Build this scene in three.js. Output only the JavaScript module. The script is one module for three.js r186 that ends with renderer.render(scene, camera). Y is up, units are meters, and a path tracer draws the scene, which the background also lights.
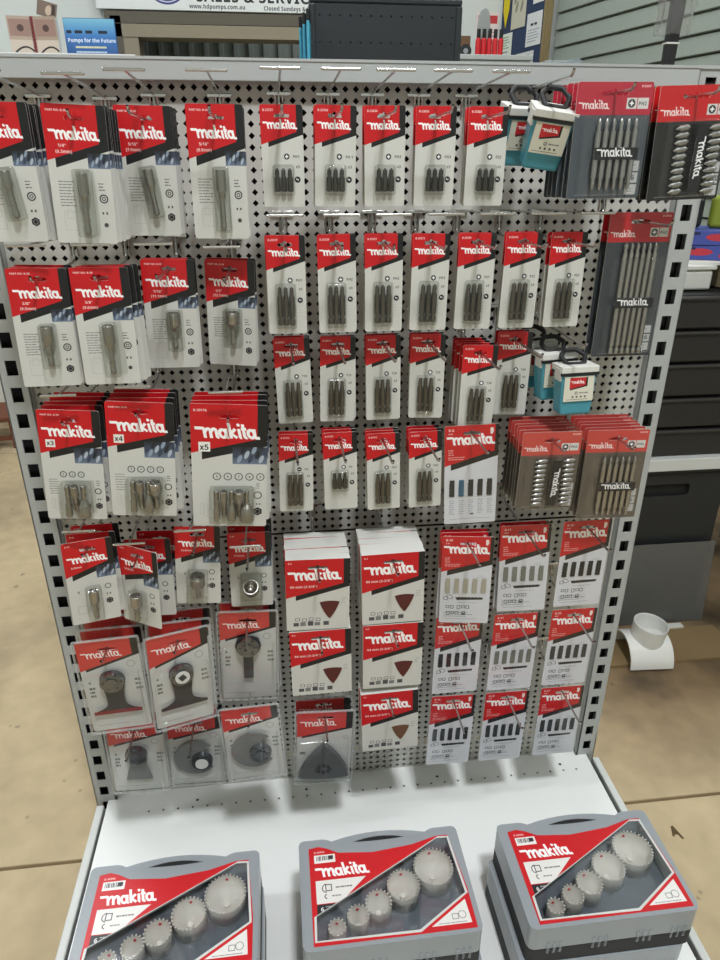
import * as THREE from 'three';
import { RoundedBoxGeometry } from 'three/addons/geometries/RoundedBoxGeometry.js';
import { mergeGeometries } from 'three/addons/utils/BufferGeometryUtils.js';
import { ImprovedNoise } from 'three/addons/math/ImprovedNoise.js';
import { RectAreaLightUniformsLib } from 'three/addons/lights/RectAreaLightUniformsLib.js';

// ---------- camera, light, exposure ----------
RectAreaLightUniformsLib.init();
const scene = new THREE.Scene();
scene.background = new THREE.Color(0x000000);
const camera = new THREE.PerspectiveCamera(70.435, 720 / 960, 0.05, 40);
camera.position.set(-0.1041, 1.2518, 0.9594);
camera.rotation.order = 'YXZ';
camera.rotation.set(-0.4312, -0.1187, 0);
const renderer = new THREE.WebGLRenderer({ antialias: true });
renderer.toneMapping = THREE.LinearToneMapping;
renderer.toneMappingExposure = 0.92;
renderer.shadowMap.enabled = true;
// ceiling fittings: x, z, intensity, 1 = compact square lamp, 0 = long fluorescent
const CEILING = 3.5;
const FITTINGS = [
  [0.2, 1.5, 300, 1], [-2.1, 0.9, 40, 0], [2.3, 0.9, 40, 0], [-1.6, -1.4, 52, 0], [0.55, -1.5, 52, 0],
];

// ---------- helpers ----------
let seed = 7;
const rnd = () => { seed = (seed * 1664525 + 1013904223) % 4294967296; return seed / 4294967296; };
const jit = (a) => (rnd() * 2 - 1) * a;
const rad = (d) => d * Math.PI / 180;
const taken = new Map();
function numbered(name) { const n = taken.get(name) ?? 0; taken.set(name, n + 1); return n ? name + '_' + String(n).padStart(3, '0') : name; }
function tag(o, label, category, group, kind) {
  if (label) o.userData.label = label;
  if (category) o.userData.category = category;
  if (group) o.userData.group = group;
  if (kind) o.userData.kind = kind;
  return o;
}
function thing(name, label, category, [x, y, z] = [0, 0, 0], turn = 0, group) {
  const o = new THREE.Group(); o.name = numbered(name); scene.add(o);
  o.position.set(x, y, z); o.rotation.y = turn;
  return tag(o, label, category, group);
}
function part(name, geo, m, parent, label) {
  const o = new THREE.Mesh(geo, m); o.name = name; o.castShadow = o.receiveShadow = true;
  (parent ?? scene).add(o);
  if (!parent) o.name = numbered(name);
  if (label) o.userData.label = label;
  return o;
}
function struct(name, geo, m, parent) { const o = part(name, geo, m, parent); if (!parent) o.userData.kind = 'structure'; return o; }
function structGroup(name) { const o = new THREE.Group(); o.name = numbered(name); o.userData.kind = 'structure'; scene.add(o); return o; }
const std = (color, roughness = 0.6, metalness = 0, extra = {}) => new THREE.MeshStandardMaterial({ color, roughness, metalness, ...extra });
const phys = (o) => new THREE.MeshPhysicalMaterial(o);
const clean = (g) => { const n = g.index ? g.toNonIndexed() : g; for (const k of Object.keys(n.attributes)) if (!['position', 'normal', 'uv'].includes(k)) n.deleteAttribute(k); return n; };
const merge = (list) => mergeGeometries(list.map(clean), false);
function bx(w, h, d, x = 0, y = 0, z = 0, r = 0) { const g = r ? new RoundedBoxGeometry(w, h, d, 2, r) : new THREE.BoxGeometry(w, h, d); g.translate(x, y, z); return g; }
function cyl(r1, r2, h, seg, x = 0, y = 0, z = 0, axis = 'y') { const g = new THREE.CylinderGeometry(r1, r2, h, seg); if (axis === 'z') g.rotateX(Math.PI / 2); if (axis === 'x') g.rotateZ(Math.PI / 2); g.translate(x, y, z); return g; }
function tube(pts, r, seg = 20, rs = 8, closed = false) { return new THREE.TubeGeometry(new THREE.CatmullRomCurve3(pts.map((p) => new THREE.Vector3(...p)), closed, 'catmullrom', 0.1), seg, r, rs, closed); }
function rod(a, b, r, seg = 8) {
  const A = new THREE.Vector3(...a), B = new THREE.Vector3(...b), d = B.clone().sub(A), g = new THREE.CylinderGeometry(r, r, d.length(), seg);
  g.applyQuaternion(new THREE.Quaternion().setFromUnitVectors(new THREE.Vector3(0, 1, 0), d.normalize()));
  g.translate((A.x + B.x) / 2, (A.y + B.y) / 2, (A.z + B.z) / 2); return g;
}
function extrude(shape, depth, bevel = 0, seg = 8) {
  return new THREE.ExtrudeGeometry(shape, { depth, curveSegments: seg, bevelEnabled: bevel > 0, bevelSize: bevel, bevelThickness: bevel, bevelSegments: 2, bevelOffset: -bevel });
}
function roundRect(w, h, r, S = new THREE.Shape()) {
  const x = w / 2, y = h / 2;
  S.moveTo(-x + r, -y); S.lineTo(x - r, -y); S.quadraticCurveTo(x, -y, x, -y + r); S.lineTo(x, y - r); S.quadraticCurveTo(x, y, x - r, y);
  S.lineTo(-x + r, y); S.quadraticCurveTo(-x, y, -x, y - r); S.lineTo(-x, -y + r); S.quadraticCurveTo(-x, -y, -x + r, -y); return S;
}
function poly(pts) { const s = new THREE.Shape(); pts.forEach(([x, y], i) => (i ? s.lineTo(x, y) : s.moveTo(x, y))); s.closePath(); return s; }

// ---------- printed surfaces ----------
const noise = new ImprovedNoise();
function canvasTex(wmm, hmm, ppm, draw) {
  const c = document.createElement('canvas'); c.width = Math.round(wmm * ppm); c.height = Math.round(hmm * ppm);
  const g = c.getContext('2d'); g.scale(c.width / wmm, c.height / hmm); draw(g, wmm, hmm);
  const t = new THREE.CanvasTexture(c); t.colorSpace = THREE.SRGBColorSpace; t.anisotropy = 4; return t;
}
const RED = '#c8121b', BLACK = '#17181a', INK = '#3a3a3c', PAPER = '#d0d0ca';
function fillPoly(g, col, pts) { g.fillStyle = col; g.beginPath(); pts.forEach(([x, y], i) => (i ? g.lineTo(x, y) : g.moveTo(x, y))); g.closePath(); g.fill(); }
function text(g, s, x, y, size, col = '#fff', font = 'sans-serif', weight = 'bold', align = 'left') { g.fillStyle = col; g.textAlign = align; g.font = `${weight} ${size}px ${font}`; g.fillText(s, x, y); }
// slanted bold wordmark, drawn with strokes; x,y = left end of the baseline, w = width
function logo(g, x, y, w, col = '#fff', thin = 0.31) {
  const s = w / 6.1;
  g.save(); g.translate(x + 0.62 * s, y); g.transform(s, 0, -0.22 * s, -s, 0, 0);
  g.strokeStyle = g.fillStyle = col; g.lineWidth = thin; g.lineCap = 'butt'; g.lineJoin = 'round';
  const P = (f) => { g.beginPath(); f(); g.stroke(); };
  P(() => { g.moveTo(-0.62, 1.02); g.lineTo(0.1, 1.02); g.quadraticCurveTo(0.28, 1.0, 0.24, 0.8); g.lineTo(0.2, 0); });
  P(() => { g.moveTo(0.26, 0.62); g.quadraticCurveTo(0.5, 1.02, 0.72, 0.95); g.quadraticCurveTo(0.86, 0.88, 0.82, 0.7); g.lineTo(0.78, 0); });
  P(() => { g.moveTo(0.84, 0.62); g.quadraticCurveTo(1.08, 1.02, 1.28, 0.95); g.quadraticCurveTo(1.42, 0.88, 1.38, 0.7); g.lineTo(1.36, 0.2); g.quadraticCurveTo(1.36, 0.08, 1.56, 0.1); });
  const A = (cx) => { g.beginPath(); g.ellipse(cx, 0.5, 0.3, 0.4, 0, 0, 7); g.stroke(); };
  A(1.98); P(() => { g.moveTo(2.34, 1.02); g.lineTo(2.3, 0.2); g.quadraticCurveTo(2.3, 0.08, 2.48, 0.1); });
  P(() => { g.moveTo(2.74, 1.62); g.lineTo(2.7, 0); }); P(() => { g.moveTo(3.28, 1.0); g.lineTo(2.78, 0.52); g.lineTo(3.3, 0.06); });
  P(() => { g.moveTo(3.62, 1.02); g.lineTo(3.6, 0.2); g.quadraticCurveTo(3.6, 0.08, 3.74, 0.1); });
  g.beginPath(); g.arc(3.66, 1.42, 0.17, 0, 7); g.fill();
  P(() => { g.moveTo(4.08, 1.5); g.lineTo(4.04, 0.24); g.quadraticCurveTo(4.06, 0.06, 4.3, 0.1); }); P(() => { g.moveTo(3.84, 1.0); g.lineTo(4.36, 1.0); });
  A(4.74); P(() => { g.moveTo(5.1, 1.02); g.lineTo(5.06, 0.2); g.quadraticCurveTo(5.06, 0.06, 5.3, 0.08); g.lineTo(5.5, 0.08); });
  g.restore();
}
function greek(g, x, y, w, n, step, col = '#77777a', h = 0.9) { g.fillStyle = col; for (let i = 0; i < n; i++) { let p = 0; const W = w * (0.7 + 0.3 * Math.abs(Math.sin(i * 5.1 + x))); while (p < W) { const k = 1.5 + 3 * Math.abs(Math.sin(p * 3.3 + i * 2 + y)); g.fillRect(x + p, y + i * step, Math.min(k, W - p), h); p += k + 0.7; } } }
function ringIcon(g, x, y, r, col = INK, lw = 0.9) { g.strokeStyle = col; g.lineWidth = lw; g.beginPath(); g.arc(x, y, r, 0, 7); g.stroke(); }
function discIcon(g, x, y, r, kind) {
  g.fillStyle = '#18181a'; g.beginPath(); g.arc(x, y, r, 0, 7); g.fill(); g.fillStyle = '#fff'; const k = r * 0.62;
  if (kind === 'plus') { g.fillRect(x - k, y - r * 0.2, 2 * k, r * 0.4); g.fillRect(x - r * 0.2, y - k, r * 0.4, 2 * k); }
  else if (kind === 'hex' || kind === 'square' || kind === 'star') { const n = kind === 'hex' ? 6 : kind === 'square' ? 4 : 12; g.beginPath(); for (let i = 0; i < n; i++) { const R = kind === 'star' && i % 2 ? k * 0.66 : k * 1.05; const a = i * 2 * Math.PI / n + (n === 4 ? Math.PI / 4 : 0); g.lineTo(x + R * Math.cos(a), y + R * Math.sin(a)); } g.fill(); }
  else if (kind === 'slot') g.fillRect(x - k, y - r * 0.17, 2 * k, r * 0.34);
  else { g.fillRect(x - k * 0.7, y - k * 0.7, k * 0.5, k * 0.9); g.fillRect(x + k * 0.1, y - k * 0.4, k * 0.5, k * 0.9); }
}
function hexIcon(g, x, y, r) { g.fillStyle = '#18181a'; g.beginPath(); for (let i = 0; i < 6; i++) g.lineTo(x + r * Math.cos(i * 1.0472 + 0.52), y + r * Math.sin(i * 1.0472 + 0.52)); g.fill(); g.strokeStyle = '#8a8a8a'; g.lineWidth = r * 0.16; g.beginPath(); g.arc(x, y, r * 0.5, 0, 7); g.stroke(); }
// red field with black diagonal band: red ends at x=rx, band falls from (rx, yr) to (0, yl)
function redField(g, w, rx, yl, yr, band, notch, paper = PAPER, h = 400, red = RED) {
  g.fillStyle = paper; g.fillRect(0, 0, w, h);
  const sl = (yl - yr) / rx;
  fillPoly(g, BLACK, [[rx - 0.5, 0], [w, 0], [w, yr + band - sl * (w - rx)], [notch, yl - sl * notch + band], [notch, yl - sl * notch - 1], [rx, yr - 1]]);
  fillPoly(g, red, [[0, 0], [rx, 0], [rx, yr], [0, yl]]);
}
const driverPhoto = (g, x, y, w, h) => { // dull print of stacked machinery at the foot of the band
  g.save(); g.beginPath(); g.rect(x, y, w, h); g.clip(); const gr = g.createLinearGradient(x, y, x, y + h); gr.addColorStop(0, '#262a33'); gr.addColorStop(1, '#6d7c92'); g.fillStyle = gr; g.fillRect(x, y, w, h);
  for (let i = 0; i < 9; i++) { g.fillStyle = ['#3c465a', '#8fa0b4', '#20242c', '#aeb9c6'][i % 4]; g.beginPath(); g.ellipse(x + w * (0.1 + 0.105 * i), y + h * (0.45 + 0.3 * Math.sin(i * 2.1)), w * 0.06, h * 0.25, 0.4, 0, 7); g.fill(); } g.restore();
};

// ---------- materials ----------
const M = {
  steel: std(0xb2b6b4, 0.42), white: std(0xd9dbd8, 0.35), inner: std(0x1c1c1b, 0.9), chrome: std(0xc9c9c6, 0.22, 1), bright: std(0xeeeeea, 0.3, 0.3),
  packBit: std(0xa5a5a2, 0.3, 0.85), gun: std(0x6c665e, 0.4, 0.7), gunDark: std(0x55524d, 0.4, 0.7), socket: std(0xa6a39d, 0.27, 0.88), blade: std(0x3a3d40, 0.42, 0.4), bladeGrey: std(0x7f8382, 0.42, 0.4), pad: std(0x55585a, 0.75),
  blister: phys({ color: 0xf1f2f0, roughness: 0.08, transmission: 1, thickness: 0, ior: 1.46 }), hub: std(0x74777a, 0.22, 0.9), rim: phys({ color: 0xf4f6f6, roughness: 0.2, transmission: 0.82, thickness: 0, ior: 1.46 }),
  clear: phys({ color: 0xffffff, roughness: 0.05, transmission: 1, thickness: 0, ior: 1.46 }),
  hazy: phys({ color: 0xe9eef0, roughness: 0.18, transmission: 0.92, thickness: 0, ior: 1.46 }),
  black: std(0x1d1e20, 0.55), blackSoft: std(0x26282a, 0.7), teal: phys({ color: 0x5fb8cc, roughness: 0.25, transmission: 0.4, thickness: 0, ior: 1.45 }), paper: std(0xd8d8d2, 0.65), boxSide: std(0xe2e0da, 0.6), sand: std(0x5a2a22, 0.95),
  lid: phys({ color: 0xc3cad0, roughness: 0.3, transmission: 0.45, thickness: 0, ior: 1.45 }), caseFoam: std(0x535c65, 0.7), cup: std(0xcfccc4, 0.4), red: std(0xc3161f, 0.5), cream: std(0xb8ae97, 0.7), wallPaint: std(0xd3d8d4, 0.8),
};
function noiseTex(n, f) {
  const d = new Uint8Array(n * n * 4);
  for (let y = 0; y < n; y++) for (let x = 0; x < n; x++) { const c = f(x / n, y / n), o = (y * n + x) * 4; d[o] = c[0]; d[o + 1] = c[1]; d[o + 2] = c[2]; d[o + 3] = 255; }
  const t = new THREE.DataTexture(d, n, n); t.magFilter = THREE.LinearFilter; t.minFilter = THREE.LinearFilter; t.wrapS = t.wrapT = THREE.RepeatWrapping; t.needsUpdate = true; return t;
}
const fbm = (x, y, z, o = 4) => { let s = 0, a = 0.5; for (let i = 0; i < o; i++) { s += a * noise.noise(x, y, z); x *= 2.03; y *= 2.03; a *= 0.5; } return s; };
// bare concrete, worn and stained; the map spans 8 x 8 m, its uv is set from the position on the floor
const floorTex = noiseTex(1536, (u, v) => {
  const X = u * 8, Z = v * 8, a = fbm(X * 0.8, Z * 0.8, 1.5), b = fbm(X * 4, Z * 4, 7.1), c = fbm(X * 23, Z * 23, 3.3, 3), st = Math.max(0, fbm(X * 2.1 + 3, Z * 2.1, 12.5) - 0.06);
  const wx = Math.max(0, Math.min(1, (X - 4.45) * 3)) * Math.max(0, Math.min(1, (4.0 - Z) * 3)); // trodden, brown-stained traffic lane beside the stand
  const k = 1 + 0.1 * a + 0.06 * b + 0.1 * c - 0.4 * st - wx * (0.24 + 0.9 * Math.max(0, b + 0.08) + 0.3 * Math.max(0, a));
  const spot = fbm(X * 31, Z * 31, 9.7, 2) > 0.39 ? 0.74 : 1;
  return [188 * k * spot, (169 - 12 * wx) * k * spot, (135 - 18 * wx) * k * spot].map((q) => Math.max(0, Math.min(255, q)));
});
floorTex.colorSpace = THREE.SRGBColorSpace;
const grainTex = noiseTex(512, (u, v) => { const k = 128 + 90 * fbm(u * 40, v * 40, 2.2) + 60 * fbm(u * 130, v * 130, 5.2, 2); return [k, k, k]; });
grainTex.repeat.set(6, 6);
const floorMat = std(0xffffff, 0.62, 0, { map: floorTex, bumpMap: grainTex, bumpScale: 0.0003 });

// ---------- the room ----------
{
  const floor = structGroup('floor');
  // poured slabs with sawn joints between them
  const xs = [-4, -0.9 + -1.6, 0.35 - 0.1, 2.6, 4], zs = [-4, -2.25, -0.012, 2.3, 4];
  for (let i = 0; i < 4; i++) for (let j = 0; j < 4; j++) {
    const w = xs[i + 1] - xs[i] - 0.005, d = zs[j + 1] - zs[j] - 0.007, cx = (xs[i] + xs[i + 1]) / 2, cz = (zs[j] + zs[j + 1]) / 2;
    const g = new RoundedBoxGeometry(w, 0.08, d, 2, 0.003); g.translate(cx, -0.04, cz);
    const p = g.attributes.position, uv = g.attributes.uv;
    for (let k = 0; k < p.count; k++) uv.setXY(k, (p.getX(k) + 4) / 8, (p.getZ(k) + 4) / 8);
    struct('slab', g, floorMat, floor);
  }
  struct('joint_bed', bx(8, 0.04, 8, 0, -0.062, 0), std(0x4a4035, 0.9), floor);
  struct('ceiling', bx(8, 0.1, 8, 0, CEILING + 0.05, 0), std(0xc9cac6, 0.85));
  struct('wall_left', bx(0.12, CEILING, 7.6, -3.7, CEILING / 2, 0.3), M.wallPaint);
  struct('wall_front', bx(8, CEILING, 0.12, 0, CEILING / 2, 3.8), M.wallPaint);
  // far wall with the serving window
  const far = structGroup('wall_back');
  const zc = -3.26, x0 = -0.83, x1 = 0.62, y0 = 1.0, y1 = 1.93;
  struct('wall_panel', bx(x0 + 4, CEILING, 0.12, (x0 - 4) / 2, CEILING / 2, zc), M.wallPaint, far);
  struct('wall_panel', bx(3.9 - x1, CEILING, 0.12, (x1 + 3.9) / 2, CEILING / 2, zc), M.wallPaint, far);
  struct('wall_panel', bx(x1 - x0, CEILING - y1, 0.12, (x0 + x1) / 2, (y1 + CEILING) / 2, zc), M.wallPaint, far);
  struct('wall_panel', bx(x1 - x0, y0, 0.12, (x0 + x1) / 2, y0 / 2, zc), M.wallPaint, far);
  const win = structGroup('window_1'), fr = std(0x8f8672, 0.6), dk = std(0x5c574b, 0.6);
  struct('window_frame', bx(x1 - x0 + 0.1, 0.05, 0.1, (x0 + x1) / 2, y1 - 0.005, -3.2), dk, win);
  struct('window_frame', bx(x1 - x0 + 0.1, 0.055, 0.14, (x0 + x1) / 2, y1 - 0.06, -3.22), fr, win);
  for (const x of [x0, x1]) { struct('window_frame', bx(0.05, y1 - y0, 0.1, x, (y0 + y1) / 2, -3.2), dk, win); struct('window_frame', bx(0.1, y1 - y0, 0.14, x + (x < 0 ? 0.05 : -0.05), (y0 + y1) / 2, -3.225), fr, win); }
  struct('window_sill', bx(x1 - x0 + 0.1, 0.05, 0.2, (x0 + x1) / 2, y0, -3.2), fr, win);
  // store room seen through it: ribbed steel cladding
  const rib = []; for (let i = 0; i < 36; i++) rib.push(bx(0.032, 2.6, 0.03, -1.9 + i * 0.09, 1.3, -3.98, 0.006));
  struct('wall_store', merge([bx(4, 2.6, 0.05, -0.2, 1.3, -4.02), ...rib]), std(0x8c9490, 0.6));
  struct('ceiling_store', bx(4, 0.06, 0.9, -0.2, 2.6, -3.7), std(0x777770, 0.8));
  struct('wall_store_left', bx(0.06, 2.6, 0.9, -2.0, 1.3, -3.7), std(0x777770, 0.8));
  struct('wall_store_right', bx(0.06, 2.6, 0.9, 1.75, 1.3, -3.7), std(0x777770, 0.8));
  struct('floor_store', bx(4, 0.06, 0.9, -0.2, -0.03, -3.7), std(0x777770, 0.8));
  // right wall runs at a slant: painted stretch with the notice board, then the roller door
  const A = rad(14), sx = Math.sin(A), cz2 = Math.cos(A), at = (s, y, off = 0) => [1.151 + s * sx - off * cz2, y, -3.2 + s * cz2 + off * sx];
  const side = structGroup('wall_right'); side.position.set(...at(0, 0)); side.rotation.y = A; // local z runs along the wall
  struct('wall_panel', bx(0.12, CEILING, 0.42, 0.06, CEILING / 2, 0.21), M.wallPaint, side);
  struct('wall_panel', bx(0.12, CEILING - 2.7, 4.2, 0.06, (CEILING + 2.7) / 2, 2.52), M.wallPaint, side);
  struct('wall_panel', bx(0.12, CEILING, 3.6, 0.06, CEILING / 2, 6.1), M.wallPaint, side);
  const door = structGroup('door_1'); door.position.set(...at(0, 0)); door.rotation.y = A;
  const slatG = (() => { const s = poly([[0, 0.004], [-0.012, 0.007], [-0.004, 0.066], [0, 0.0695], [0.02, 0.0695], [0.02, 0.004]]); const g = extrude(s, 3.9); return g; })();
  const slatM = std(0x939c93, 0.55, 0.15);
  for (let i = 0; i < 38; i++) { const m = struct('slat', slatG, slatM, door); m.position.set(0.03, 0.02 + i * 0.07, 0.46); }
  struct('door_back', bx(0.02, 2.7, 4, 0.07, 1.35, 2.45), std(0x3c423e, 0.9), door);
  struct('door_track', merge([bx(0.03, 2.7, 0.02, -0.01, 1.35, 0.425), bx(0.02, 2.7, 0.03, -0.01, 1.35, 0.44)]), std(0x8b7a55, 0.6), door);
  struct('door_track', bx(0.05, 2.7, 0.03, 0, 1.35, 4.4), std(0x8b7a55, 0.6), door);

  // notice board and its papers, all on the slanted wall
  const onWall = (o, s, y, off) => { o.position.set(...at(s, y, off)); o.rotation.y = A; return o; };
  const nb = onWall(thing('notice_board', 'dark blue notice board with pinned papers beside the roller door', 'notice board'), 0.205, 1.75, 0.005);
  part('board', bx(0.012, 0.9, 0.39, 0, 0, 0), std(0x2b3c5c, 0.8), nb);
  part('frame', merge([bx(0.02, 0.03, 0.41, -0.002, 0.46, 0), bx(0.02, 0.03, 0.41, -0.002, -0.46, 0)]), std(0x454a52, 0.6), nb);
  const sheet = (name, label, cat, s, y, w, h, off, m, shape) => {
    const g = shape ?? bx(0.0012, h, w); const o = onWall(part(name, g, m), s, y, off); tag(o, label, cat); return o;
  };
  const pr = (w, h, f) => std(0xffffff, 0.7, 0, { map: canvasTex(w, h, 1.2, f) });
  const pen = extrude(poly([[-0.03, 0.16], [0.03, 0.16], [0.028, -0.01], [0.0, -0.09], [-0.028, -0.01]]), 0.001); pen.rotateY(-Math.PI / 2);
  sheet('pennant', 'yellow pointed pennant pinned on the blue notice board', 'pennant', 0.055, 2.0, 0, 0, 0.014, std(0xdcc91e, 0.7), pen);
  sheet('poster', 'tall pale poster with grey figures beside the yellow pennant', 'poster', 0.175, 2.02, 0.13, 0.25, 0.014, pr(130, 250, (g, w, h) => { g.fillStyle = '#c9c8b4'; g.fillRect(0, 0, w, h); g.fillStyle = '#8c8a76'; for (let i = 0; i < 6; i++) { g.beginPath(); g.ellipse(30 + i * 15, 120 + 40 * Math.sin(i * 2), 10, 26, 0.3, 0, 7); g.fill(); } }));
  sheet('notice', 'white printed notice at the foot of the blue board below the pennant', 'notice', 0.065, 1.82, 0.13, 0.13, 0.014, pr(130, 130, (g, w, h) => { g.fillStyle = '#dfe4d9'; g.fillRect(0, 0, w, h); greek(g, 10, 14, 100, 5, 12, '#6d9a70', 5); greek(g, 10, 80, 100, 3, 14, '#5f6b7c', 6); }));
  sheet('notice', 'white notice with dark heading at the right edge of the blue board', 'notice', 0.325, 1.87, 0.13, 0.14, 0.014, pr(130, 140, (g, w, h) => { g.fillStyle = '#dcdfdf'; g.fillRect(0, 0, w, h); g.fillStyle = '#23262c'; g.fillRect(34, 44, 24, 10); g.fillRect(66, 44, 22, 10); greek(g, 14, 70, 100, 5, 12, '#8a9099', 4); }));
  sheet('notice', 'small white slip low on the blue board above the stand rail', 'notice', 0.26, 1.745, 0.16, 0.07, 0.014, pr(160, 70, (g, w, h) => { g.fillStyle = '#d4d8d6'; g.fillRect(0, 0, w, h); greek(g, 12, 14, 130, 4, 13, '#7b828c', 5); }));
  sheet('notice', 'white notice high on the blue board, upper right', 'notice', 0.345, 2.02, 0.09, 0.09, 0.014, pr(90, 90, (g, w, h) => { g.fillStyle = '#e2e2de'; g.fillRect(0, 0, w, h); g.fillStyle = '#2b2d31'; g.fillRect(20, 40, 40, 18); }));
  const pk = part('flyer', bx(0.12, 0.16, 0.0012), pr(120, 160, (g, w, h) => { g.fillStyle = '#e7d9d6'; g.fillRect(0, 0, w, h); g.fillStyle = '#c63a40'; g.fillRect(8, 14, 104, 36); greek(g, 16, 70, 90, 5, 16, '#b98a8a', 6); }));
  tag(pk, 'small white flyer with red heading on the wall left of the notice board', 'flyer'); pk.position.set(1.07, 1.91, -3.198);
  // sign over the window
  const sg = thing('shop_sign', 'white shop sign with blue oval and black lettering above the window', 'sign', [-0.134, 2.152, -3.17]);
  part('board', bx(1.56, 0.39, 0.03, 0, 0, 0, 0.004), M.white, sg);
  const st = canvasTex(1556, 386, 1, (g, w, h) => {
    g.fillStyle = '#e3e8e6'; g.fillRect(0, 0, w, h);
    g.fillStyle = '#2d3a7c'; g.beginPath(); g.ellipse(342, 242, 115, 122, 0, 0, 7); g.fill(); g.strokeStyle = '#c9cfe0'; g.lineWidth = 6; g.beginPath(); g.ellipse(342, 242, 104, 111, 0, 0, 7); g.stroke();
    text(g, 'SALES & SERVICE', 1085, 348, 76, '#15171c', 'sans-serif', 'bold', 'right'); text(g, 'www.hdpumps.com.au', 446, 377, 25, '#30343c'); text(g, 'Closed Sundays & Public Holidays', 812, 379, 25, '#30343c');
  });
  const pg = new THREE.PlaneGeometry(1.556, 0.386); pg.translate(0, 0, 0.0158); part('print', pg, std(0xffffff, 0.5, 0, { map: st }), sg);
  { const l = thing('ceiling_light', 'short ceiling light inside the store room behind the window', 'ceiling light', [0.3, 2.5, -3.62]); part('housing', bx(0.5, 0.04, 0.12, 0, 0.03, 0, 0.01), M.white, l); part('diffuser', bx(0.46, 0.02, 0.1, 0, 0.005, 0, 0.005), std(0xffffff, 0.5, 0, { emissive: 0xf6f9ff, emissiveIntensity: 2 }), l); const a = new THREE.RectAreaLight(0xf6f9fc, 22, 0.46, 0.1); a.position.set(0.3, 2.49, -3.62); a.rotation.x = -Math.PI / 2; scene.add(a); }
  // lamps
  for (const [x, z, I, t] of FITTINGS) {
    const l = thing('ceiling_light', t ? 'compact square ceiling lamp in front of the display stand' : `long fluorescent ceiling fitting, ${z < 0 ? 'behind' : 'in front of'} the stand, ${x < 0 ? 'left' : 'right'}`, 'ceiling light', [x, CEILING - 0.09, z], 0, 'ceiling fittings');
    const lw = t ? 0.28 : 1.24, ld = t ? 0.28 : 0.16;
    part('housing', bx(lw + 0.06, 0.05, ld + 0.04, 0, 0.06, 0, 0.01), M.white, l);
    part('diffuser', bx(lw, 0.03, ld, 0, 0.025, 0, 0.01), std(0xffffff, 0.5, 0, { emissive: 0xf6f9ff, emissiveIntensity: 6 }), l);
    const a = new THREE.RectAreaLight(0xf6f9fc, I, lw, ld); a.position.set(x, CEILING - 0.1, z); a.rotation.x = -Math.PI / 2; scene.add(a);
  }
}

// ---------- the display stand ----------
const PITCH = 0.0132, PANEL_Z = -0.012;
function perforated(w, h, px, py, d, t = 0.0015) { // sheet with diamond holes, centred on x, from y = 0 up
  const nx = Math.round(w / px), ny = Math.round(h / py), cw = w / nx, ch = h / ny, pos = [], nor = [];
  const quad = (a, b, c, e, n) => { pos.push(...a, ...b, ...c, ...a, ...c, ...e); for (let i = 0; i < 6; i++) nor.push(...n); };
  const tri = (a, b, c, n) => { pos.push(...a, ...b, ...c); for (let i = 0; i < 3; i++) nor.push(...n); };
  for (let i = 0; i < nx; i++) for (let j = 0; j < ny; j++) {
    const x = -w / 2 + (i + 0.5) * cw, y = (j + 0.5) * ch, X = cw / 2, Y = ch / 2;
    const C = [[-X, -Y], [X, -Y], [X, Y], [-X, Y]], D = [[0, -d], [d, 0], [0, d], [-d, 0]];
    const at = ([u, v], z) => [x + u, y + v, z];
    for (let k = 0; k < 4; k++) {
      const c0 = C[k], c1 = C[(k + 1) % 4], d0 = D[k], d3 = D[(k + 3) % 4];
      tri(at(c0, 0), at(d0, 0), at(d3, 0), [0, 0, 1]); tri(at(c0, 0), at(c1, 0), at(d0, 0), [0, 0, 1]);
      const a = d0, b = D[(k + 1) % 4], n = [-(a[0] + b[0]), -(a[1] + b[1]), 0], L = Math.hypot(n[0], n[1]);
      quad(at(a, 0), at(b, 0), at(b, -t), at(a, -t), [n[0] / L, n[1] / L, 0]);
    }
  }
  const g = new THREE.BufferGeometry(); g.setAttribute('position', new THREE.Float32BufferAttribute(pos, 3)); g.setAttribute('normal', new THREE.Float32BufferAttribute(nor, 3));
  return g;
}
const stand = thing('display_stand', 'grey steel gondola display stand with perforated back panel and slotted uprights', 'display stand', [0, 0, 0]);
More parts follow.
